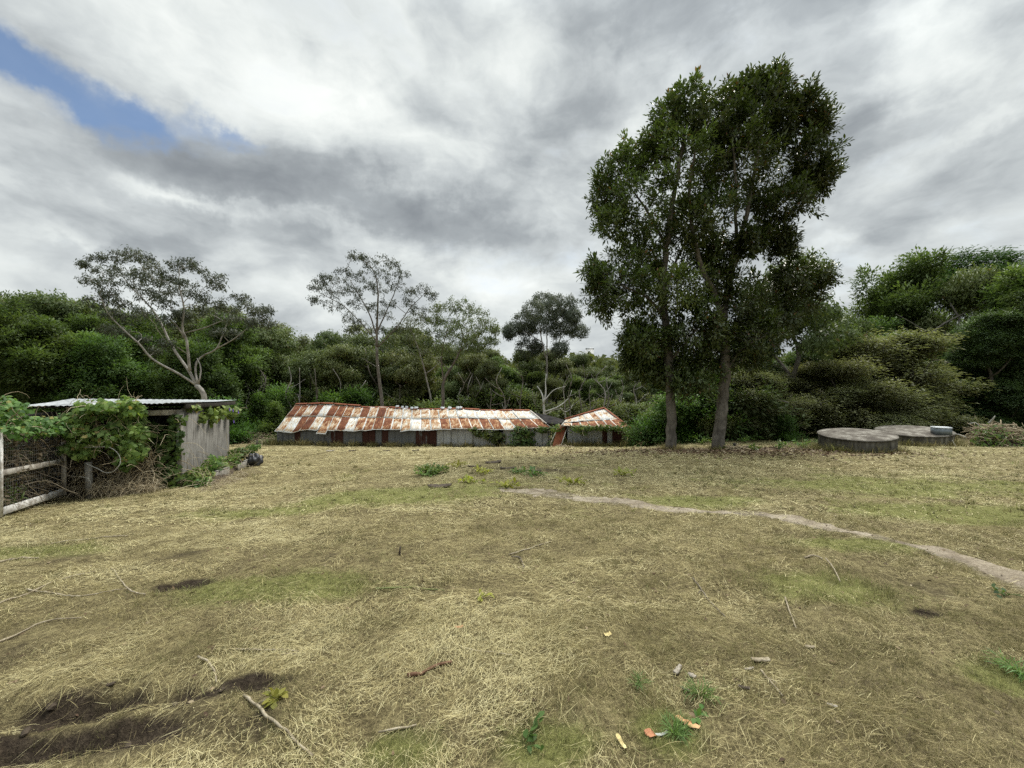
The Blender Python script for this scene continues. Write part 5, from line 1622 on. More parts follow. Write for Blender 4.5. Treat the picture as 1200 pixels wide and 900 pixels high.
def overgrown_shed():
    rng = np.random.default_rng(81)
    A = P(213, 572, 10.0); A[2] = Hs(A[0], A[1]) - .04
    B = P(268, 540, 14.0); B[2] = Hs(B[0], B[1]) - .04
    side = unit(B - A) * np.array([1, 1, 0]); side = unit(side)
    frt = np.array([-side[1], side[0], 0.0])                # along the front, to the left
    out = -frt                                               # the side wall faces right
    root = empty('overgrown_shed', (A + B) / 2, 'low timber shed smothered in vines under a flat iron roof', 'shed')
    ta, tb = A.copy(), B.copy(); ta[2] = P(0, 478.5, 10)[2]; tb[2] = P(0, 475, 14)[2]
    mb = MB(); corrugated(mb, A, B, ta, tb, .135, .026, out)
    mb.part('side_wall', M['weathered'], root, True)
    C = A + frt * 3.6; Dk = B + frt * 3.6
    for q in (C, Dk): q[2] = Hs(q[0], q[1]) - .1
    mb = MB()
    tc, td = C.copy(), Dk.copy(); tc[2] = ta[2] - .12; td[2] = tb[2] - .03
    sheet(mb, B + frt * .02, Dk, td, tb + frt * .02 - np.array([0, 0, .04]), 3, 2)
    sheet(mb, Dk, C, tc, td, 3, 2)
    f0 = A + frt * 1.35; f0[2] = Hs(f0[0], f0[1]) - .1; tf = f0.copy(); tf[2] = ta[2] - .06
    sheet(mb, f0 - side * .05, C - side * .05, tc - side * .05, tf - side * .05, 3, 2)
    sheet(mb, f0 + side * .0, f0 + side * 2.6, tf + side * 2.6, tf, 3, 2)
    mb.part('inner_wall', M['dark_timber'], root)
    # flat roof of zinc sheets
    FL, FR, BR, BL = P(12, 477.5, 8.5), P(214, 472.3, 9.75), P(277, 468.8, 14.1), P(84, 467.2, 12.6)
    mb = MB()
    n = 9; L = np.linalg.norm(FR - FL)
    for k in range(n):
        a, b = lerp(FL, FR, k / n), lerp(FL, FR, (k + 1) / n + .006)
        c, d_ = lerp(BL, BR, (k + 1) / n + .006), lerp(BL, BR, k / n)
        ov = np.array([0, 0, rng.uniform(0, .02)])
        j = rng.normal(0, .06)
        a = a - side * j + ov; b = b - side * j + ov
        m = int(np.linalg.norm(b - a) / .1 * 6) + 2
        t = np.linspace(0, 1, m)[:, None]
        w = np.sin(t * np.linalg.norm(b - a) / .1 * 2 * math.pi) * .007
        upv = np.array([0, 0, 1.0])
        lo = a + (b - a) * t + upv * w; hi = d_ + (c - d_) * t + upv * w
        midp = (lo + hi) / 2 - upv * .02
        V = np.concatenate([lo, midp, hi]); i = np.arange(m - 1)
        Fq = np.concatenate([np.stack([i, i + 1, i + 1 + m, i + m], -1), np.stack([i + m, i + 1 + m, i + 1 + 2 * m, i + 2 * m], -1)])
        V2 = V - upv * .004
        mb.addk(np.concatenate([V, V2]), np.concatenate([Fq, Fq[:, ::-1] + 3 * m]))
    mb.part('roof', M['zinc'], root)
    mb = MB()
    dn = np.array([0, 0, -.09])
    mb.bar(FR + dn + side * .25 - np.array([.03, 0, 0]), BR + dn - side * .1 - np.array([.03, 0, 0]), .05, .13)
    mb.part('fascia', M['dark_timber'], root)
    mb = MB(); mb.bar(ta + frt * .02 + side * .06 + np.array([0, 0, -.10]), ta + frt * 1.1 + side * .06 + np.array([0, 0, -.10]), .05, .13); mb.part('beam', M['pale_timber'], root)
    mb = MB()
    for t in (.33, .66):
        a = lerp(FL, BL, t) + dn * .7; b = lerp(FR, BR, t) + dn * .7
        mb.bar(a, b, .05, .09)
    mb.part('rafter', M['dark_timber'], root)
    mb = MB(); mb.bar(A + frt * .04, ta + frt * .04 + np.array([0, 0, -.03]), .10, .10, up=side); mb.part('corner_post', M['grey_timber'], root)
    q = A + frt * 1.22; q[2] = Hs(q[0], q[1]) - .1
    mb = MB(); mb.bar(q, q + np.array([0, 0, .75]), .07, .06, up=side); mb.part('gate_post', M['grey_timber'], root)
    # wire netting across the lower opening
    mb = MB()
    o = A + frt * 1.2 - side * .03; wdt, hgt = 1.0, .95; s = .045
    o[2] = Hs(o[0], o[1])
    ax = -frt
    for r in range(int(hgt / (1.5 * s)) + 1):
        for c in range(int(wdt / (math.sqrt(3) * s)) + 1):
            cx = (c + .5 * (r % 2)) * math.sqrt(3) * s; cz = r * 1.5 * s
            if cx > wdt * (1 - cz / hgt * .55): continue
            pts = [o + ax * (cx + s * math.sin(a)) + np.array([0, 0, cz + s * math.cos(a)]) for a in (0, math.pi / 3, 2 * math.pi / 3, math.pi)]
            mb.tube(pts, .0026, 3, cap=False)
            mb.tube([pts[0], o + ax * (cx - s * math.sin(math.pi / 3)) + np.array([0, 0, cz + s * .5])], .0026, 3, cap=False)
    mb.part('wire_netting', M['wire'], root)

    def blob(px, py, d, rx, ry, rd=.3): return (P(px, py, d), (rx / F * d, rd, ry / F * d))
    # vine over the front and roof edge: many small lobes and trailing ends
    cores = [(100, 490, 9.15, 22, 15), (128, 490, 9.3, 22, 18), (150, 497, 9.45, 17, 22), (140, 517, 9.35, 24, 15), (108, 512, 9.2, 22, 13), (92, 527, 9.1, 14, 7), (160, 515, 9.5, 7, 20), (82, 500, 9.0, 10, 10), (148, 530, 9.35, 16, 12), (110, 478, 9.1, 26, 5), (152, 480, 9.4, 12, 6)]
    bl = []
    for px, py, d, rx, ry in cores:
        for k in range(9):
            a = rng.uniform(0, 6.28); q = math.sqrt(rng.uniform(0, 1)) * 1.05
            rr = rng.uniform(5, 9)
            bl.append(blob(px + rx * q * math.cos(a), max(472, py + ry * q * math.sin(a)), d - rng.uniform(0, .28), rr, rr * rng.uniform(.6, 1.1), rng.uniform(.08, .2)))
    bl += [blob(145, 474, 9.4, 4, 5, .1), blob(117, 472, 9.3, 4, 4, .1), blob(147, 467, 9.4, 2.2, 4, .07), (P(165, 505, 9.5), (.10, .12, .35)), (P(166, 525, 9.5), (.08, .1, .22)), blob(76, 492, 8.9, 5, 6, .15)]
    g0 = P(130, 560, 9.3); g0[2] = Hs(g0[0], g0[1])
    vine('climbing_vine', bl, g0, 'thick green vine mounded over the front and roof edge of the overgrown shed', rng, 'leaf_vine', 300, .095, .085, stems=14, stem_len=.5, stem_r=.005)
    bl = [blob(205, 500, 9.95, 7, 10, .1), blob(196, 512, 9.9, 10, 12, .1), blob(203, 530, 9.9, 9, 14, .1), blob(192, 545, 9.8, 9, 12, .1), blob(203, 556, 9.8, 7, 14, .1), blob(188, 525, 9.9, 9, 12, .1), blob(210, 490, 9.9, 6, 6, .1), blob(186, 563, 9.7, 10, 8, .12),
          blob(180, 505, 9.9, 8, 12, .1), blob(212, 515, 9.85, 3, 12, .06)]
    g0 = P(198, 575, 9.7); g0[2] = Hs(g0[0], g0[1])
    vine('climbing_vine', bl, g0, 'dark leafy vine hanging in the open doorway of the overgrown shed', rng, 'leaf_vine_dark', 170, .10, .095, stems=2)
    # on the top corner of the side wall, with flowers
    bl = [blob(238, 483, 11.55, 9, 5, .1), blob(250, 484, 12.3, 8, 7, .12), blob(260, 482, 13.0, 7, 5, .12), blob(268, 485, 13.6, 4, 6, .1), blob(232, 490, 11.1, 4, 6, .07), blob(243, 491, 11.9, 6, 5, .08), blob(222, 478, 10.3, 6, 3, .1), blob(273, 481, 13.8, 4, 3, .1)]
    g0 = P(268, 540, 13.9); g0[2] = Hs(g0[0], g0[1])
    e = vine('flowering_vine', [(c + out * .1, r) for c, r in bl], g0, 'pale green vine with purple flowers spilling over the grey side wall', rng, 'leaf_vine', 300, .11, .105, stems=2, face=(1, -.6, .5), stem_len=.3)
    mb = MB()
    for px, py, d in [(262, 481, 12.6), (263, 494, 12.6), (269, 483, 13.2), (258, 480, 12.3)]:
        c = P(px, py, d) + out * .22
        for k in range(5):
            a = k * 2 * math.pi / 5
            u = side * math.cos(a) + np.array([0, 0, math.sin(a)]); v = side * math.cos(a + 1.25) + np.array([0, 0, math.sin(a + 1.25)])
            mb.add([c, c + u * .05 + out * .03, c + (u + v) * .042 + out * .035, c + v * .05 + out * .03], [(0, 1, 2, 3)])
    mb.part('flowers', M['petal'], e)

    # framed screen in front: two stiles, three rails, wire mesh
    fr = empty('screen_frame', P(40, 600, 7.8) * np.array([1, 1, 0]) + np.array([0, 0, Hs(P(40, 600, 7.8)[0], 7.8)]), 'weathered timber frame with wire mesh and a middle rail, leaning at the picture edge', 'frame')
    RT, RB, LT, LB = P(75, 500, 8.8), P(75, 580, 8.8), P(-1, 504, 7.0), P(-1, 606, 7.0)
    mb = MB(); mb.bar(RB, RT, .075, .05, up=unit(RB - LB)); mb.part('stile', M['pale_timber'], fr)
    mb = MB(); mb.bar(RB + unit(RB - LB) * .042, RT + unit(RB - LB) * .042, .012, .052, up=unit(RB - LB)); mb.part('edge_strip', M['white_timber'], fr)
    mb = MB(); mb.bar(LB, LT, .08, .05, up=unit(RB - LB)); mb.part('stile', M['white_timber'], fr)['label'] = 'white painted upright'
    ai = unit(RB - LB)
    for t0, t1, nm in ((.055, .055, 'white_timber'), (.50, .50, 'pale_timber'), (.95, .95, 'pale_timber')):
        mb = MB(); mb.bar(lerp(LB, LT, t0) + ai * .042 + np.array([.03, -.02, 0]) * 0, lerp(RB, RT, t1) - ai * .04, .035, .13 if t0 < .1 else .10, up=(0, 0, 1)); mb.part('rail', M[nm], fr)
    mb = MB(); mesh_n = np.cross(ai, (0, 0, 1.0)) * .012
    for k in range(1, 32):
        t = k / 32
        mb.tube([lerp(LB, RB, t) - mesh_n, lerp(LT, RT, t) - mesh_n], .0008, 3, cap=False)
    for k in range(1, 24):
        t = k / 24
        mb.tube([lerp(LB, LT, t) - mesh_n, lerp(RB, RT, t) - mesh_n], .0008, 3, cap=False)
    mb.part('wire_mesh', M['wire'], fr)
    # what is behind it: dry stems, some green
    back = np.cross((0, 0, 1.0), ai)
    if back[0] > 0: back = -back
    e = empty('dry_tangle', lerp(LB, RB, .5) + back * .5, 'dry brown vine stems packed behind the wire mesh frame', 'dry vines')
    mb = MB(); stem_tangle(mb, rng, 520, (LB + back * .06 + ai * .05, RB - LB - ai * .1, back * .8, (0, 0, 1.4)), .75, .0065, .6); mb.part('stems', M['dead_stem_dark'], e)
    v, f, a = leaf_cloud([(lerp(LB, RB, t) + back * .55 + np.array([0, 0, z]), (.3, .3, .3)) for t, z in [(.15, .9), (.4, 1.1), (.7, 1.0), (.9, .8), (.3, .6), (.6, .5), (.85, .4)]], rng, 120, .09, .07)
    v2, f2, a2 = leaf_cloud([(lerp(LB, RB, t) + back * rng.uniform(.12, .4) + np.array([0, 0, z]), (.2, .12, .2)) for t in np.linspace(.06, .95, 9) for z in (.25, .6, .95, 1.25)], rng, 110, .06, .045)
    link_mesh('dead_leaves', np_mesh('dead_leaves', v2 - np.array(e.location), [f2], strand_mat('brown_dead_leaves', [(0, (.05, .036, .022)), (.5, (.11, .085, .05)), (1, (.20, .165, .10))], .1), {'lv': np.clip(a2, 0, 1)}), e)
    link_mesh('foliage', np_mesh('tangle_foliage', v - np.array(e.location), [f], M['leaf_deep'], {'lv': a}), e)
    mb = MB(); Lq, Rq = LB + back * 1.0, RB + back * 1.0 + ai * .2  # backing boards added so the space behind the mesh stays dark
    for q in (Lq, Rq): q[2] = Hs(q[0], q[1]) - .1
    e2 = empty('backing_boards', (Lq + Rq) / 2, 'dark backing boards added behind the dry vine stems to darken the inside of the frame', 'backing')
    for k in range(14):
        a = lerp(Lq - ai * .6, Rq, k / 14); b = lerp(Lq - ai * .6, Rq, (k + .93) / 14)
        c = (a + b) / 2; c[2] = Hs(c[0], c[1]) - .1
        mb.bar(c, c + np.array([0, 0, 1.45 + rng.uniform(-.05, .05)]), np.linalg.norm(b - a), .02, up=back)
    mb.part('board', M['dark_timber'], e2)
    bl = [(lerp(LT, RT, t) + back * rng.uniform(.1, .6) + np.array([0, 0, .06 + rng.uniform(-.03, .05)]), (.28, .32, .10)) for t in np.linspace(-.05, 1.1, 9)] + \
         [(lerp(LT, RT, t) - back * .05 + np.array([0, 0, -.05 + rng.uniform(-.06, .03)]), (.17, .10, .10)) for t in np.linspace(.05, 1.05, 8)] + \
         [(lerp(LT, RT, t) + back * .55 + np.array([0, 0, .16]), (.28, .25, .14)) for t in (.0, .2, .42)] + [(P(12, 482, 7.3), (.2, .25, .16)), (P(4, 470, 7.4), (.12, .12, .10)), (P(20, 475, 7.6), (.12, .12, .06))]
    vine('climbing_vine', bl, (LB + RB) / 2 + back * .3, 'pale yellow-green vine lying along the top of the wire mesh frame', rng, 'leaf_vine', 260, .085, .06, stems=10, face=(.4, -.6, .9), stem_len=.45)
    # willow-like weed inside the frame at its foot
    mb = MB()
    g0 = lerp(LB, RB, .28) - np.cross(ai, (0, 0, 1.0)) * 0 + back * .10; g0[2] = Hs(g0[0], g0[1])
    PP, AA = [], []
    e = empty('weed', g0, 'young weed with long narrow leaves behind the lower mesh of the frame', 'weed')
    for k in range(9):
        tip = g0 + np.array([rng.normal(0, .14), rng.normal(0, .10), rng.uniform(.25, .62)])
        q = polyline([g0, (g0 + tip) / 2 + rng.normal(0, .03, 3), tip], .06); mb.cur = .8; mb.tube(q, .004, 4)
        for p in q[2:]:
            for _ in range(2):
                PP.append(p); AA.append(rng.normal(0, 1, 3) + np.array([.3, -.5, .1]))
    v, f = leaf_arrays(np.array(PP), np.array(AA), rng.normal(0, 1, (len(PP), 3)), .13, .022, DIAMOND)
    mb.part('stem', M['leaf_vine'], e)
    link_mesh('leaves', np_mesh('weed_leaves', v - g0, [f], M['leaf_bright'], {'lv': rng.uniform(.5, .93, len(f))}), e)

    # dry thicket between the frame and the doorway, with bent pipes and a post
    g0 = P(125, 572, 8.9); g0[2] = Hs(g0[0], g0[1])
    e = empty('dry_tangle', g0, 'heap of dry brown vine stems below the green vine, beside the wire netting', 'dry vines')
    mb = MB()
    stem_tangle(mb, rng, 700, (P(84, 574, 9.0), (1.5, .42, 0), (-.2, .5, 0), (0, 0, .70)), .55, .005, .9, 1.0)
    stem_tangle(mb, rng, 420, (P(82, 578, 8.9), (1.6, .4, 0), (-.2, .3, 0), (0, 0, .22)), .4, .004, .9, 1.0)
    stem_tangle(mb, rng, 260, (P(100, 582, 8.75), (1.15, .35, 0), (-.1, .3, 0), (0, 0, .16)), .35, .0045, .9, 1.0)
    mb.part('stems', M['dead_stem'], e)
    def lay(pts, d, r, nm, mat, lab, cat, sides=8):
        q = polyline([P(x, y, d + dd) for x, y, dd in pts], .05)
        mb = MB(); mb.tube(q, r, sides)
        b0 = q[0].copy(); b0[2] = Hs(b0[0], b0[1])
        return mb.solo(nm, M[mat], b0, lab, cat, None, True)
    lay([(83, 524, 0), (110, 524, -.02), (127, 524, 0), (136, 529, .02), (141, 537, .03), (140, 545, .0), (133, 552.5, -.05), (124, 554, -.05), (114, 549, -.03), (99, 542.6, 0)], 8.85, .0075, 'bent_pipe', 'white_pipe', 'pale bent pipe hooped in a loop over the dry vine heap', 'pipe')
    lay([(70, 558, .1), (85, 558, 0), (99, 559.5, -.05), (105, 562.5, -.05), (107.5, 574, 0)], 8.85, .008, 'bent_pipe', 'white_pipe', 'pale pipe bent down to the ground at the foot of the dry vine heap', 'pipe')
    mb = MB(); q0 = P(105, 575, 8.95); q0[2] = Hs(q0[0], q0[1]) - .1; mb.bar(q0, q0 + np.array([-.03, 0, .92]), .09, .09)
    mb.solo('fence_post', M['grey_timber'], q0, 'short grey post standing among the dry vines', 'post')

    # the bed along the side wall: boards, plants, black plastic
    g1, g2, g3 = G(232, 574), G(262, 560), G(297, 546)
    e = empty('garden_bed', g2, 'raised bed edged with old grey boards along the side wall', 'garden bed')
    for (pa, pb, h) in [((243, 566), (268, 557), .24), ((279, 553), (296, 545), .22)]:
        a, b = G(*pa), G(*pb)
        mb = MB(); mb.bar(a + np.array([0, 0, h / 2 - .03]), b + np.array([0, 0, h / 2 - .01]), .04, h); mb.part('board', M['grey_timber'], e)
        mb = MB(); mb.bar(lerp(a, b, .35) + np.array([0, 0, h]), b + np.array([0, 0, h + .01]), .06, .02); mb.part('capping_board', M['grey_timber'], e)
    bed = MB()
    n = 14
    for k in range(n):
        t = k / (n - 1)
        c = lerp(lerp(A, B, .05), lerp(A, B, .93), t) + out * .42
        r = .33 + .05 * rng.normal()
        an = np.linspace(0, 2 * math.pi, 9)[:-1]
        V = [c + np.array([r * math.cos(q), r * math.sin(q), Hs(c[0], c[1]) - c[2] - .05]) for q in an] + [c + np.array([r * .5 * math.cos(q), r * .5 * math.sin(q), Hs(c[0], c[1]) - c[2] + .13]) for q in an]
        bed.add(V, [(i, (i + 1) % 8, 8 + (i + 1) % 8, 8 + i) for i in range(8)] + [tuple(range(8, 16))])
    bed.part('soil', M['dirt'], e)
    plants = [(221, 566, 10.1, 9, 8, 'dense leafy plant at the front corner of the side wall, in the board-edged bed'), (233, 561, 10.35, 10, 9, 'broad leafy green plant in the bed, second from the shed doorway'),
              (245, 553, 10.9, 10, 8, 'green plant in the bed behind the first grey board'), (238, 567, 10.1, 9, 7, 'low trailing plant spilling from the bed onto the straw'), (258, 546, 11.7, 9, 6, 'green plant in the middle of the bed along the wall'),
              (270, 540, 12.4, 8, 5, 'small green plant near the far end of the bed'), (283, 532, 13.4, 9, 5, 'bright weedy plant behind the black plastic bundle'), (292, 527, 14.2, 7, 4, 'farthest small plant beyond the black plastic bundle')]
    for px, py, d, rx, ry, lab in plants:
        c = P(px, py, d); g0 = np.array([c[0], c[1], Hs(c[0], c[1])])
        s = d / F
        bl = [(c + np.array([rng.normal(0, rx * s * .4), rng.normal(0, .1), rng.normal(ry * s * .35, ry * s * .5)]), (rx * s * .66, rx * s * .66, ry * s * .8)) for _ in range(7)]
        vine('leafy_plant', bl, g0, lab, rng, 'leaf_vine', 200, .09, .06, stems=3, cat='plant', group=None)
    # dry fringe along the boards
    e = empty('dry_tangle', G(262, 566), 'dry straw and stems caught along the boards of the raised bed', 'dry stems')
    mb = MB(); p0, p1 = G(232, 578), G(288, 556)
    stem_tangle(mb, rng, 260, (p0, p1 - p0, (.18, .2, 0), (0, 0, .18)), .35, .004, .9, 1.0); mb.part('stems', M['dead_stem'], e)
    # black plastic bundle: a crumpled sack
    g0 = G(298, 547)
    n, m = 26, 16; V = []
    for i in range(m):
        th = math.pi * i / (m - 1)
        for j in range(n):
            ph = 2 * math.pi * j / n
            r = 1 + .16 * math.sin(3 * ph + 4 * th) + .10 * math.sin(7 * ph - 3 * th) + rng.normal(0, .03)
            V.append(g0 + np.array([.24 * r * math.sin(th) * math.cos(ph), .2 * r * math.sin(th) * math.sin(ph), .17 + .21 * r * math.cos(th) + .05 * math.sin(2 * ph) * math.sin(th)]))
    mb = MB(); i, j = np.meshgrid(np.arange(m - 1), np.arange(n), indexing='ij')
    a = (i * n + j).ravel(); b = (i * n + (j + 1) % n).ravel()
    mb.addk(np.array(V), np.stack([a, a + n, b + n, b], -1))
    mb.solo('plastic_bag', M['black_plastic'], g0, 'crumpled black plastic bag at the end of the raised bed', 'bag', None, False)
    mb = MB(); g0 = G(301, 529); g0[2] -= .05; mb.tube([g0, g0 + np.array([.01, 0, .55])], .03, 6); mb.solo('stake', M['dark_timber'], g0, 'short dark stake standing beyond the black plastic bag', 'stake')


overgrown_shed()


# ------------------------------------------------------------------ tanks, box, brush piles, litter
def tank(px0, px1, d, ytop, label, tilt, hbase):
    a0, a1 = math.atan((px0 - 600) / F), math.atan((px1 - 600) / F)
    am = (a0 + a1) / 2; dist = d / math.cos(am); r = dist * math.sin((a1 - a0) / 2)
    c = np.array([d * math.tan(am), d, 0.0]); zt = EYE - (ytop - 450) / F * d
    zb = Hs(c[0], c[1]) - .35
    e = empty('water_tank', (c[0], c[1], zb), label, 'water tank')
    n = 72
    rng = np.random.default_rng(int(px0))
    def ring(r_, z, jit=.0, tl=0.0):
        a = np.arange(n) * 2 * math.pi / n
        x, y = np.cos(a) * r_, np.sin(a) * r_
        wob = 1 + jit * rng.normal(0, 1, n)
        t = tl * (x * math.sin(-am) * 0 + (x * math.sin(am) + y * math.cos(am)))
        return np.stack([c[0] + x * wob, c[1] + y * wob, np.full(n, z) + t], -1)
    def lathe(rings, close=True):
        mb = MB(); V = np.concatenate(rings); i, j = np.meshgrid(np.arange(len(rings) - 1), np.arange(n), indexing='ij')
        a = (i * n + j).ravel(); b = (i * n + (j + 1) % n).ravel()
        mb.addk(V, np.stack([a, b, b + n, a + n], -1))
        if close: mb.add(rings[-1], [tuple(range(n))])
        return mb
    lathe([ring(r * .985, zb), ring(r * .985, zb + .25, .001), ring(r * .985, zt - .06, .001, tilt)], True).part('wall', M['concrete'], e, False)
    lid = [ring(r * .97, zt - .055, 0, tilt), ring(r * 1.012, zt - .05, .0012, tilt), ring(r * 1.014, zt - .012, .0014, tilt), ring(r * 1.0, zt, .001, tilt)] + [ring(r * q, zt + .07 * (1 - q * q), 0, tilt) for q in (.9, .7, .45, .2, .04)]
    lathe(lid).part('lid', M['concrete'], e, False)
    return c, r, zt


t1 = tank(958, 1053, 17.0, 508.5, 'round low concrete tank, nearer one, streaked with dark stains', .10, 0)
t2 = tank(1025, 1120, 20.0, 504.5, 'round low concrete tank farther back, with a metal box on its lid', .10, 0)


def tank_extras():
    rng = np.random.default_rng(91)
    c = P(1103, 509, 18.9)
    e = empty('metal_box', c, 'small grey metal box with a pale lid, standing on the farther tank', 'metal box')
    ax = unit(np.array([.85, -.35, 0])); ay = np.array([-ax[1], ax[0], 0])
    w, d, h = .29, .22, .30
    def q(i, j, z): return c + ax * w * i + ay * d * j + np.array([0, 0, z])
    mb = MB(); mb.hexa([q(-1, -1, 0), q(1, -1, 0), q(1, 1, 0), q(-1, 1, 0), q(-1, -1, h), q(1, -1, h), q(1, 1, h), q(-1, 1, h)]); mb.part('case', M['box_metal'], e)
    mb = MB(); mb.hexa([q(a_, b_, h + .003) for a_, b_ in ((-1.08, -1.1), (1.08, -1.1), (1.08, 1.1), (-1.08, 1.1))] + [q(a_, b_, h + .06) for a_, b_ in ((-.98, -.9), (.98, -.9), (.98, .9), (-.98, .9))])
    mb.part('lid', M['lid_metal'], e)
    p = [c + ax * .3 + np.array([0, 0, .06]), c + ax * .55 - ay * .1 + np.array([0, 0, .03]), c + ax * .75 - ay * .25 + np.array([0, 0, -.08])]
    mb = MB(); q_ = polyline(p, .05); mb.tube(q_, .025, 6); mb.part('outlet_pipe', M['white_pipe'], e)
    # brush piles
    def pile(px, py, d, rx, rz, n, label, leaves, ry=None):
        x = (px - 600) / F * d; g0 = np.array([x, d, Hs(x, d)])
        e = empty('brush_pile', g0, label, 'brush pile')
        mb = MB(); ry = ry or rx * .7
        for i in range(n):
            u = unit(rng.normal(0, 1, 3)); u[2] = abs(u[2])
            p = g0 + u * np.array([rx, ry, rz]) * rng.uniform(.45, 1.0)
            dd = unit(np.array([rng.normal(0, 1), rng.normal(0, 1), rng.normal(0, .35)]))
            L = rng.uniform(.25, .9) * min(1.4, rx * .8)
            q = polyline([p - dd * L / 2, p + np.array([0, 0, .05 * L]), p + dd * L / 2], L / 4)
            q[:, 2] = np.maximum(q[:, 2], H(q[:, 0], q[:, 1]) + .01)
            mb.cur = float(np.clip(rng.normal(.35, .25), 0, 1)); mb.tube(q, rng.uniform(.006, .022), 4)
        mb.part('sticks', M['dead_stem'], e)
        m = MB(); k = 16; V = [g0 + np.array([rx * .8 * math.cos(a) * (1 - t * t), ry * .8 * math.sin(a) * (1 - t * t), rz * .8 * t + .1 * rz * math.sin(3 * a + t * 4) - .05]) for t in (0, .35, .65, .95) for a in np.arange(k) * 2 * math.pi / k]
        i, j = np.meshgrid(np.arange(3), np.arange(k), indexing='ij'); a = (i * k + j).ravel(); b = (i * k + (j + 1) % k).ravel()
        m.addk(np.array(V), np.stack([a, b, b + k, a + k], -1)); m.add(V[-k:], [tuple(range(k))]); m.part('core', M['dirt'], e, True)
        if leaves:
            v, f, a = leaf_cloud([(g0 + np.array([rx * p, ry * q, rz * s]), (rx * r_, ry * r_, rz * .5)) for p, q, s, r_ in leaves], rng, 60, .14, .09, BROAD)
            link_mesh('leaves', np_mesh('pile_leaves', v - g0, [f], M['leaf_vine_dark'], {'lv': np.clip(a + .15, 0, 1)}), e)
        return e
    pile(1170, 520, 19.3, 1.35, 1.15, 620, 'big heap of brown cut branches and leaves beside the farther tank', [(-.75, -.5, .3, .45), (.8, -.5, .25, .5), (-.3, -.7, .15, .4), (.4, -.75, .1, .4)])
    pile(1232, 520, 19.0, 1.3, .8, 300, 'lower heap of green and brown cuttings at the picture edge', [(-.6, -.5, .4, .6), (.2, -.6, .4, .6), (.6, 0, .6, .5)])
    pile(290, 500, 40, 3.2, .95, 500, 'long low mound of grey cut branches beyond the overgrown shed', [(.8, -.3, .3, .35)], 1.4)
    pile(313, 500, 38, 1.4, .5, 200, 'small green pile of cuttings beside the end of the long shed', [(0, -.3, .4, .9), (.5, -.4, .2, .6)], .9)
    pile(660, 527, 26.3, .8, .16, 90, 'thin scatter of dry sticks at the foot of the leaning rust-red sheet', None)
    # pale limbs sticking out of the heap
    for pts, lab in [([(1158, 497, 19.2), (1163, 492, 19), (1166, 487.5, 18.9)], 'thick pale branch stub sticking up from the big branch heap'), ([(1135, 497, 19.4), (1143, 495, 19.3), (1148, 500, 19.2)], 'thin pale curved branch over the big branch heap'),
                     ([(1116, 516, 18.6), (1120, 523, 18.4), (1123, 526, 18.3)], 'pale cut stem leaning between the farther tank and the branch heap')]:
        q = polyline([P(*p) for p in pts], .1); mb = MB(); mb.tube(q, np.linspace(.05, .02, len(q)) if 'thick' in lab else .018, 6)
        mb.solo('branch', M['bark_dead'], tuple(q[0]), lab, 'branch', None, True)
    # around the feet of the tall trees
    x0 = (868 - 600) / F * 17.2
    pile(864, 529, 17.0, .7, .2, 120, 'dark rotting wood and twigs heaped by the leaning forked trunk', [(-.2, .3, .5, .6)])
    for i, (px, py, lab) in enumerate([(872, 526, 'short black log lying by the forked trunk'), (862, 523, 'black stump end poking up beside the forked trunk')]):
        d = 17.2; c = np.array([(px - 600) / F * d, d, 0]); c[2] = Hs(c[0], d) + .08
        mb = MB(); dv = np.array([.28, .08, .02]) if i == 0 else np.array([-.05, .02, .22])
        q = polyline([c - dv, c + np.array([0, 0, .02]), c + dv], .1); mb.tube(q, .075, 9); mb.solo('log', M['dark_timber'], tuple(c - np.array([0, 0, .08])), lab, 'log', None, True)
    # leaf litter: fallen leaves under the trees, too many to count
    n = 3600
    x = rng.normal((855 - 600) / F * 17, 3.6, n); y = rng.normal(16.3, 1.2, n)
    sx, sy = scatter(rng, 2600, 1.6, 14)
    x = np.concatenate([x, sx]); y = np.concatenate([y, sy]); n = len(x)
    small = np.where(np.arange(n) < 3600, 1.0, .32)
    p = np.stack([x, y, H(x, y) + rng.uniform(.005, .05, n) * small], -1)
    v, f = leaf_arrays(p, np.stack([rng.normal(0, 1, n), rng.normal(0, 1, n), rng.normal(0, .25, n)], -1), np.stack([rng.normal(0, 1, n), rng.normal(0, 1, n), rng.normal(0, .4, n)], -1), rng.uniform(.09, .16, n) * small, rng.uniform(.04, .07, n) * small, BROAD)
    o = link_mesh('leaf_litter', np_mesh('leaf_litter', v, [f], strand_mat('fallen_leaves', [(0, (.05, .03, .018)), (.5, (.13, .08, .045)), (.85, (.26, .19, .12)), (1, (.36, .30, .20))], .1), {'lv': rng.uniform(0, 1, n)}))
    tag(o, 'fallen brown leaves, thickest under the two tall trees', 'leaf litter', kind='stuff')
    # weeds
    def weed(px, py, size, lab, mat='leaf_yellow', L=.08, W=.05, k=40, upright=.5, tmpl=BROAD, nm='weed', cat='weed', group=None):
        g0 = G(px, py)
        e = empty(nm, g0, lab, cat, group)
        mb = MB(); PP, AA = [], []
        for i in range(max(3, k // 6)):
            a = rng.uniform(0, 6.28); rr = size * rng.uniform(.3, 1)
            tip = g0 + np.array([rr * math.cos(a), rr * math.sin(a), size * upright * rng.uniform(.4, 1.1) + .01])
            q = polyline([g0, (g0 + tip) / 2 + np.array([0, 0, size * .15]), tip], size / 4); mb.cur = .7; mb.tube(q, size * .012 + .0012, 4)
            for p_ in q[1:]:
                for _ in range(max(1, k // 24)):
                    PP.append(p_ + rng.normal(0, size * .06, 3)); AA.append(np.array([math.cos(a), math.sin(a), .2]) + rng.normal(0, .6, 3))
        PP = np.array(PP); AA = np.array(AA)
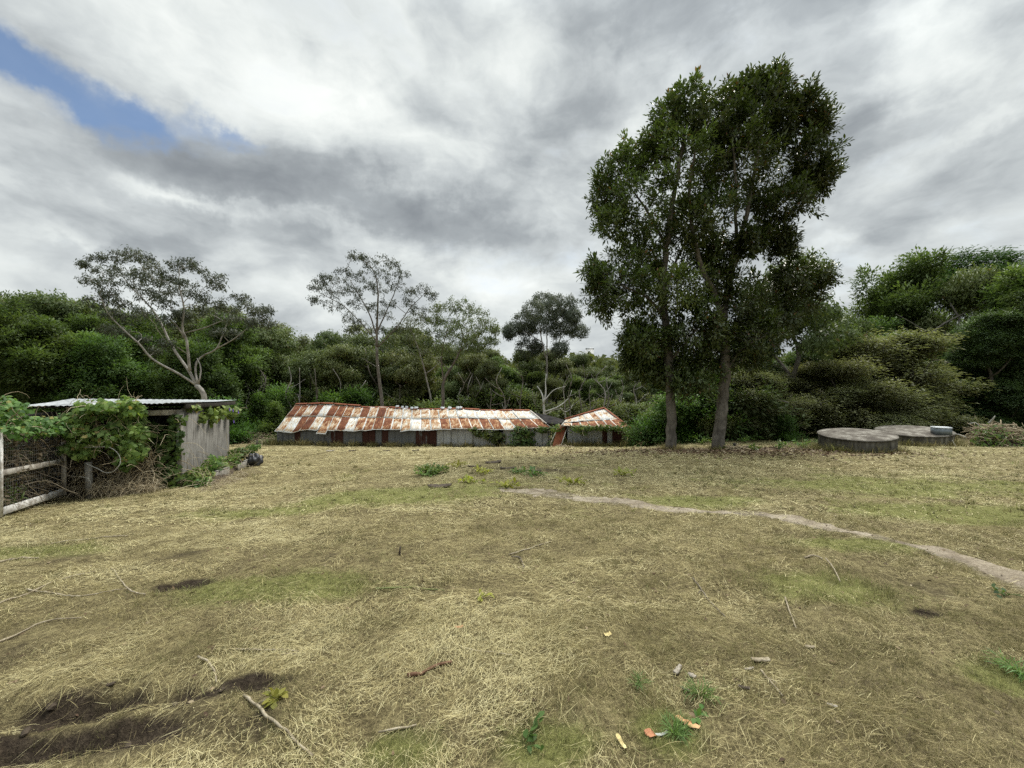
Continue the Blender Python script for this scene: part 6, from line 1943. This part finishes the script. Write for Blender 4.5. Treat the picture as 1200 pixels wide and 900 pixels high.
        PP[:, 2] = np.maximum(PP[:, 2], H(PP[:, 0], PP[:, 1]) + .01)
        wd = np.cross(AA, np.array([0, 0, 1.0])) + rng.normal(0, .3, AA.shape)
        sc = rng.uniform(.6, 1.2, len(PP))
        v, f = leaf_arrays(PP, AA, wd, L * sc, W * sc, tmpl)
        mb.part('stem', M[mat], e)
        link_mesh('leaves', np_mesh('weed_leaves', v - g0, [f], M[mat], {'lv': np.clip(rng.normal(.5, .2, len(f)), 0, .93)}), e)
    weed(322, 831, .06, 'small lime yellow weed beside the long dark twig', 'leaf_yellow', .045, .028, 60, .25)
    weed(614, 874, .11, 'small weed with broad fresh green leaves standing in the near grass', 'leaf_bright', .06, .032, 22, .7)
    weed(564, 704, .08, 'tiny yellow weed alone in mid straw, above the brown stick', 'leaf_yellow', .05, .03, 30, .4)
    weed(505, 556, .45, 'dull green mound of cut weeds beside the bright green patch', 'leaf_vine', .10, .05, 160, .4)
    weed(497, 559, .35, 'yellow-green weed sprawling at the foot of the dull green mound', 'leaf_vine', .11, .05, 70, .3)
    for px, py, lab in [(535, 548, 'yellowish weed patch, first one right of the dull green mound'), (563, 555, 'brightest yellow weed clump on the brown rough ground before the long shed'), (555, 566, 'flat yellow-green weeds just below the brightest yellow clump'),
                        (594, 571, 'bright yellow weed clump touching the upper end of the dirt track'), (605, 557, 'pale green weeds behind the upper end of the dirt track'), (625, 557, 'sprawling green weeds farther along behind the dirt track'),
                        (672, 568, 'yellowish weeds beside the first bend of the dirt track'), (728, 558, 'single yellow weed in the straw below the small shed')]:
        weed(px, py, .32, lab, 'leaf_yellow' if 'yellow' in lab else 'leaf_vine', .12, .06, 60, .28)
    for px, py, lab in [(838, 524, 'green weed at the foot of the forked trunk, on its near side'), (873, 519, 'tall pale weed standing behind the black log'), (823, 521, 'yellow-green weed between the two tall trunks'), (885, 529, 'low green weed right of the black log'),
                        (912, 527, 'green weed in the straw halfway from forked trunk to first tank'), (940, 524, 'weedy growth against the near side of the first tank')]:
        weed(px, py, .4, lab, 'leaf_vine', .14, .07, 60, .8)
    weed(1194, 792, .12, 'dark grassy tuft at the edge of the near grass', 'leaf_vine', .07, .004, 110, .5, DIAMOND, 'grass_tuft', 'grass tuft')
    weed(748, 806, .05, 'fresh green grass tuft beside the white bark chips', 'leaf_vine', .05, .003, 80, .6, DIAMOND, 'grass_tuft', 'grass tuft')
    weed(822, 822, .08, 'spreading green grass tuft between white chips and dark chip', 'leaf_vine', .06, .0035, 100, .5, DIAMOND, 'grass_tuft', 'grass tuft')
    weed(790, 862, .06, 'fresh green grass tuft next to the large orange piece of bark', 'leaf_vine', .06, .003, 110, .7, DIAMOND, 'grass_tuft', 'grass tuft')
    weed(1178, 700, .1, 'low green weed near the wide end of the dirt track', 'leaf_vine_dark', .05, .03, 30, .3)
    weed(816, 842, .05, 'tiny bright serrated leaf sprout above the large orange piece of bark', 'leaf_bright', .05, .025, 10, .4)


tank_extras()


# ------------------------------------------------------------------ sticks, chips and leaves on the near ground
def litter():
    rng = np.random.default_rng(101)

    def stick(pts, r0, r1, nm, mat, lab, cat, lift=.012, sides=7, forks=()):
        q = np.array([G(x, y) for x, y in pts]); q[:, 2] += lift
        q = polyline(q, .04)
        q[:, 2] = np.maximum(H(q[:, 0], q[:, 1]) + r0 * .7 + .004, q[:, 2])
        q += rng.normal(0, r0 * .25, q.shape)
        base = q[0].copy()
        mb = MB(); mb.cur = .8; mb.tube(q, np.linspace(r0, r1, len(q)) * (1 + .12 * rng.normal(0, 1, len(q))), sides)
        for t, ang, L in forks:
            i = int(t * (len(q) - 1)); d = unit(q[min(i + 1, len(q) - 1)] - q[i - 1]); c, s = math.cos(ang), math.sin(ang)
            d2 = np.array([d[0] * c - d[1] * s, d[0] * s + d[1] * c, .12])
            mb.tube(polyline([q[i], q[i] + d2 * L * .5, q[i] + d2 * L], .03), np.linspace(r1 * .9, r1 * .5, max(2, int(L / .03) + 1)), 5) if False else mb.tube([q[i], q[i] + d2 * L * .5 + np.array([0, 0, .005]), q[i] + d2 * L], [r1 * .9, r1 * .7, r1 * .4], 5)
        mb.solo(nm, M[mat], base, lab, cat, None, True)
    M['stick_pale'] = plain_mat('pale_dry_stick', (.17, .135, .085), (.40, .345, .25), 20)
    M['stick_brown'] = plain_mat('red_brown_stick', (.09, .045, .025), (.20, .115, .07), 16)
    M['stick_grey'] = plain_mat('grey_brown_twig', (.08, .065, .05), (.2, .17, .13), 18)
    M['stick_green'] = plain_mat('green_cane', (.10, .12, .04), (.2, .22, .08), 12)
    M['bark_orange'] = plain_mat('orange_bark', (.30, .14, .06), (.55, .34, .17), 18, lo=.4, hi=.6)
    M['chip_white'] = plain_mat('white_wood_chip', (.16, .135, .10), (.48, .43, .36), 22)
    M['chip_dark'] = plain_mat('dark_wood_chip', (.04, .03, .022), (.11, .085, .06), 18)
    M['leaf_dead_yellow'] = plain_mat('yellow_dead_leaf', (.48, .38, .16), (.66, .56, .28), 14)
    M['leaf_dead_orange'] = plain_mat('orange_dead_leaf', (.30, .12, .06), (.48, .24, .13), 14)
    M['leaf_dead_grey'] = plain_mat('silver_dead_leaf', (.30, .31, .28), (.5, .5, .45), 14)
    stick([(-8, 711), (25, 699), (60, 684), (85, 676), (112, 670)], .008, .004, 'dry_stalk', 'stick_pale', 'long pale dry stem, upper of the two long ones by the dark ruts', 'stem')
    stick([(-8, 755), (20, 743), (48, 731), (72, 727), (96, 724)], .007, .004, 'dry_stalk', 'stick_pale', 'long pale dry stem nearest above the muddy ruts', 'stem')
    stick([(-6, 662), (20, 657), (46, 655)], .013, .008, 'dry_stalk', 'stick_pale', 'pale dry stem just below the mesh frame, at the picture edge', 'stem')
    stick([(286, 814), (295, 826), (304, 838), (316, 856), (332, 864), (348, 880), (366, 900)], .0075, .006, 'twig', 'stick_pale', 'long crooked pale twig running down from the muddy rut', 'twig', forks=[(.3, 1.2, .08)])
    stick([(478, 793), (493, 788), (510, 781), (530, 777)], .011, .008, 'stick', 'stick_brown', 'thick red-brown stick lying alone in the straw', 'stick')
    stick([(444, 860), (466, 858), (488, 851)], .006, .004, 'dry_stalk', 'stick_pale', 'curved pale stem in the near grass left of the broad-leaved weed', 'stem')
    stick([(440, 691), (466, 688), (495, 689), (521, 692)], .008, .005, 'green_cane', 'stick_green', 'long green cane lying across the straw', 'cane')
    stick([(892, 792), (899, 803), (908, 814), (917, 823)], .006, .004, 'twig', 'stick_pale', 'forked pale twig below the pale wood chunk', 'twig', forks=[(.5, .5, .07)])
    stick([(812, 680), (822, 695), (836, 712), (850, 727)], .006, .004, 'twig', 'stick_grey', 'thin dark twig slanting in the straw near the middle of the green ridge', 'twig', forks=[(.4, -.6, .1)])
    stick([(968, 660), (976, 672), (985, 685)], .007, .004, 'dry_stalk', 'stick_pale', 'short pale stalk standing out on the olive grass below the track', 'stem', .03)
    stick([(920, 700), (925, 718), (933, 738)], .006, .004, 'dry_stalk', 'stick_pale', 'thin pale stalk beside the slanting dark twig', 'stem')
    stick([(943, 658), (955, 656), (964, 659)], .010, .006, 'stick', 'stick_pale', 'pale stick just under the dirt track', 'stick')
    stick([(232, 775), (247, 781), (253, 796)], .007, .004, 'twig', 'stick_pale', 'pale bent twig above the muddy rut', 'twig')
    stick([(270, 764), (350, 763), (330, 768)], .005, .003, 'dry_stalk', 'stick_pale', 'straight pale stem above the lime weed', 'stem')
    stick([(540, 760), (565, 770), (600, 775)], .004, .003, 'dry_stalk', 'stick_pale', 'thin pale stem right of the red-brown stick', 'stem')
    stick([(60, 640), (100, 634), (150, 630)], .010, .006, 'dry_stalk', 'stick_pale', 'pale stem on the straw below the dry vine heap', 'stem')
    stick([(30, 690), (90, 700), (150, 690)], .008, .004, 'dry_stalk', 'stick_pale', 'curving thin stem between the two long pale ones', 'stem')
    stick([(170, 700), (150, 690), (130, 664)], .006, .004, 'dry_stalk', 'stick_pale', 'arched stem above the dark hole', 'stem')
    stick([(596, 648), (620, 641), (646, 634)], .007, .004, 'dry_stalk', 'stick_pale', 'pale stem on the smooth straw above the yellow weed', 'stem')
    stick([(600, 650), (610, 654), (614, 667)], .007, .004, 'twig', 'stick_grey', 'small dark hooked twig beside the pale stem', 'twig')

    def chip(px, py, L, W, T, ang, nm, mat, lab, cat, bend=.1, group=None):
        g0 = G(px, py); g0[2] += T * .25 + .008
        ax = np.array([math.cos(ang), math.sin(ang), .06]); ay = np.array([-math.sin(ang), math.cos(ang), rng.normal(0, .1)]); az = np.array([0, 0, 1.0])
        n, m = 10, 8; V = []
        for i in range(n):
            t = i / (n - 1) * 2 - 1
            w = W / 2 * (1 - abs(t) ** 5 * .35) * (1 + rng.normal(0, .16)); th = T / 2 * .7 * (1 - abs(t) ** 5 * .3) * (1 + rng.normal(0, .2))
            for j in range(m):
                a = j * 2 * math.pi / m
                V.append(g0 + ax * t * L / 2 + ay * w * math.cos(a) * (1 + rng.normal(0, .05)) + az * (th * math.sin(a) * (1 + rng.normal(0, .2)) + bend * L * (t * t - .3) * .5))
        mb = MB(); i, j = np.meshgrid(np.arange(n - 1), np.arange(m), indexing='ij'); a = (i * m + j).ravel(); b = (i * m + (j + 1) % m).ravel()
        mb.addk(np.array(V), np.stack([a, b, b + m, a + m], -1)); mb.add(V[:m], [tuple(range(m - 1, -1, -1))]); mb.add(V[-m:], [tuple(range(m))])
        mb.solo(nm, M[mat], g0 - np.array([0, 0, T * .5]), lab, cat, group, False)
    chip(891, 780, .105, .038, .030, -.12, 'wood_chunk', 'stick_pale', 'stout pale brown wood chunk lying on the olive grass', 'wood chunk')
    chip(878, 788, .06, .015, .01, .15, 'wood_chip', 'chip_white', 'thin white wood sliver just below the stout wood chunk', 'wood chip')
    chip(794, 792, .08, .034, .028, .75, 'bark_chip', 'chip_white', 'white rounded bark chip, leftmost of the pale pair', 'bark chip')
    chip(811, 799, .045, .036, .02, -.9, 'wood_chip', 'chip_white', 'pale square wood chip right of the white bark chip', 'wood chip')
    chip(803, 812, .05, .02, .02, -.9, 'wood_chip', 'stick_grey', 'grey wood chip below the pale square chip', 'wood chip')
    chip(872, 813, .06, .022, .018, -.4, 'wood_chip', 'chip_dark', 'dark wood chip beside the forked pale twig', 'wood chip')
    chip(975, 836, .045, .02, .014, -.5, 'wood_chip', 'chip_white', 'small pale chip alone on the near grass, rightmost chip', 'wood chip')
    chip(949, 761, .06, .03, .02, -.2, 'wood_chip', 'stick_pale', 'flat tan chip right of the stout wood chunk', 'wood chip')
    chip(806, 854, .115, .040, .008, -.75, 'bark_piece', 'bark_orange', 'large flat orange piece of bark in the near grass', 'bark piece', .12)
    chip(762, 862, .05, .045, .006, -1.2, 'dead_leaf', 'leaf_dead_orange', 'curled orange-red dead leaf beside the silvery leaf', 'dead leaf', .3)
    chip(775, 861, .065, .016, .005, .15, 'dead_leaf', 'leaf_dead_grey', 'narrow silvery leaf between the orange leaf and the bark piece', 'dead leaf', .25)
    chip(728, 874, .085, .022, .005, -1.35, 'dead_leaf', 'leaf_dead_yellow', 'long yellow dead leaf upright in the near grass', 'dead leaf', .15)
    chip(712, 750, .05, .035, .006, .25, 'dead_leaf', 'leaf_dead_yellow', 'small yellow leaf alone above the fresh grass tuft', 'dead leaf', .3)
    chip(538, 738, .06, .03, .01, .1, 'dead_leaf', 'leaf_dead_orange', 'brown leaf alone above the red-brown stick', 'dead leaf', .2)
    chip(387, 529, .35, .14, .10, .1, 'stone', 'chip_white', 'pale stone in the straw before the long shed, leftmost scrap', 'stone')
    chip(413, 530, .30, .12, .06, .2, 'dark_clod', 'chip_dark', 'dark clod of earth second along the straw before the long shed', 'clod')
    chip(453, 529, .28, .12, .07, .0, 'dark_clod', 'chip_dark', 'dark clod nearest the left-hand green mound', 'clod')
    chip(487, 529, .30, .12, .08, .3, 'dark_clod', 'chip_dark', 'dark clod before the rusted middle of the long shed wall', 'clod')
    for px, py, L, lab in [(578, 543, .5, 'dark flat clod on the brown rough ground, farthest back'), (556, 547, .4, 'dark clod behind the brightest yellow weed clump'), (595, 549, .45, 'dark clod right of the brightest yellow weed clump'), (627, 552, .35, 'dark clod near the upper end of the dirt track'), (515, 572, .5, 'brown clod below the dull green mound')]:
        chip(px, py, L, .16, .07, rng.uniform(-.3, .3), 'dark_clod', 'chip_dark', lab, 'clod')
    mb = MB(); g0 = G(468, 653); mb.tube([g0 - np.array([0, 0, .03]), g0 + np.array([.005, 0, .045]), g0 + np.array([.012, 0, .09])], [.014, .012, .008], 7)
    mb.solo('stub', M['chip_dark'], g0, 'thin dark upright stub sticking out of the straw', 'stub', None, True)
    # clods along the ruts
    for i, (px, py, s) in enumerate([(130, 800, .05), (60, 820, .06), (205, 815, .045), (260, 812, .04), (30, 850, .06), (150, 862, .05), (200, 690, .05), (225, 684, .04)]):
        chip(px, py, s * .8, s * .6, s * .45, rng.uniform(0, 3), 'earth_clod', 'dirt', 'crumbled dark earth clod in the muddy ruts' if i < 6 else 'crumbled dark earth clod in the small dug hole', 'clod', group='clods in the ruts' if i < 6 else 'clods in the dug hole')
    # a far house among the hills
    d = 300; c = P(691, 409, d)
    e = empty('far_house', (c[0], c[1], Hs(c[0], c[1])), 'tiny white house far off among the hill trees', 'house')
    zb = Hs(c[0], c[1]); zt = c[2]
    mb = MB(); q = [(-2.6, -2), (2.6, -2), (2.6, 2), (-2.6, 2)]
    mb.hexa([np.array([c[0] + x, d + y, zb]) for x, y in q] + [np.array([c[0] + x, d + y, zt]) for x, y in q]); mb.part('wall', M['white_wall'], e)
    mb = MB(); V = [np.array([c[0] + x, d + y, z]) for x, y, z in [(-2.9, -2.3, zt + .01), (2.9, -2.3, zt + .01), (2.9, 2.3, zt + .01), (-2.9, 2.3, zt + .01), (-2.9, 0, zt + .9), (2.9, 0, zt + .9)]]
    mb.add(V, [(0, 1, 5, 4), (2, 3, 4, 5), (1, 2, 5), (3, 0, 4), (3, 2, 1, 0)]); mb.part('roof', M['zinc'], e)


litter()
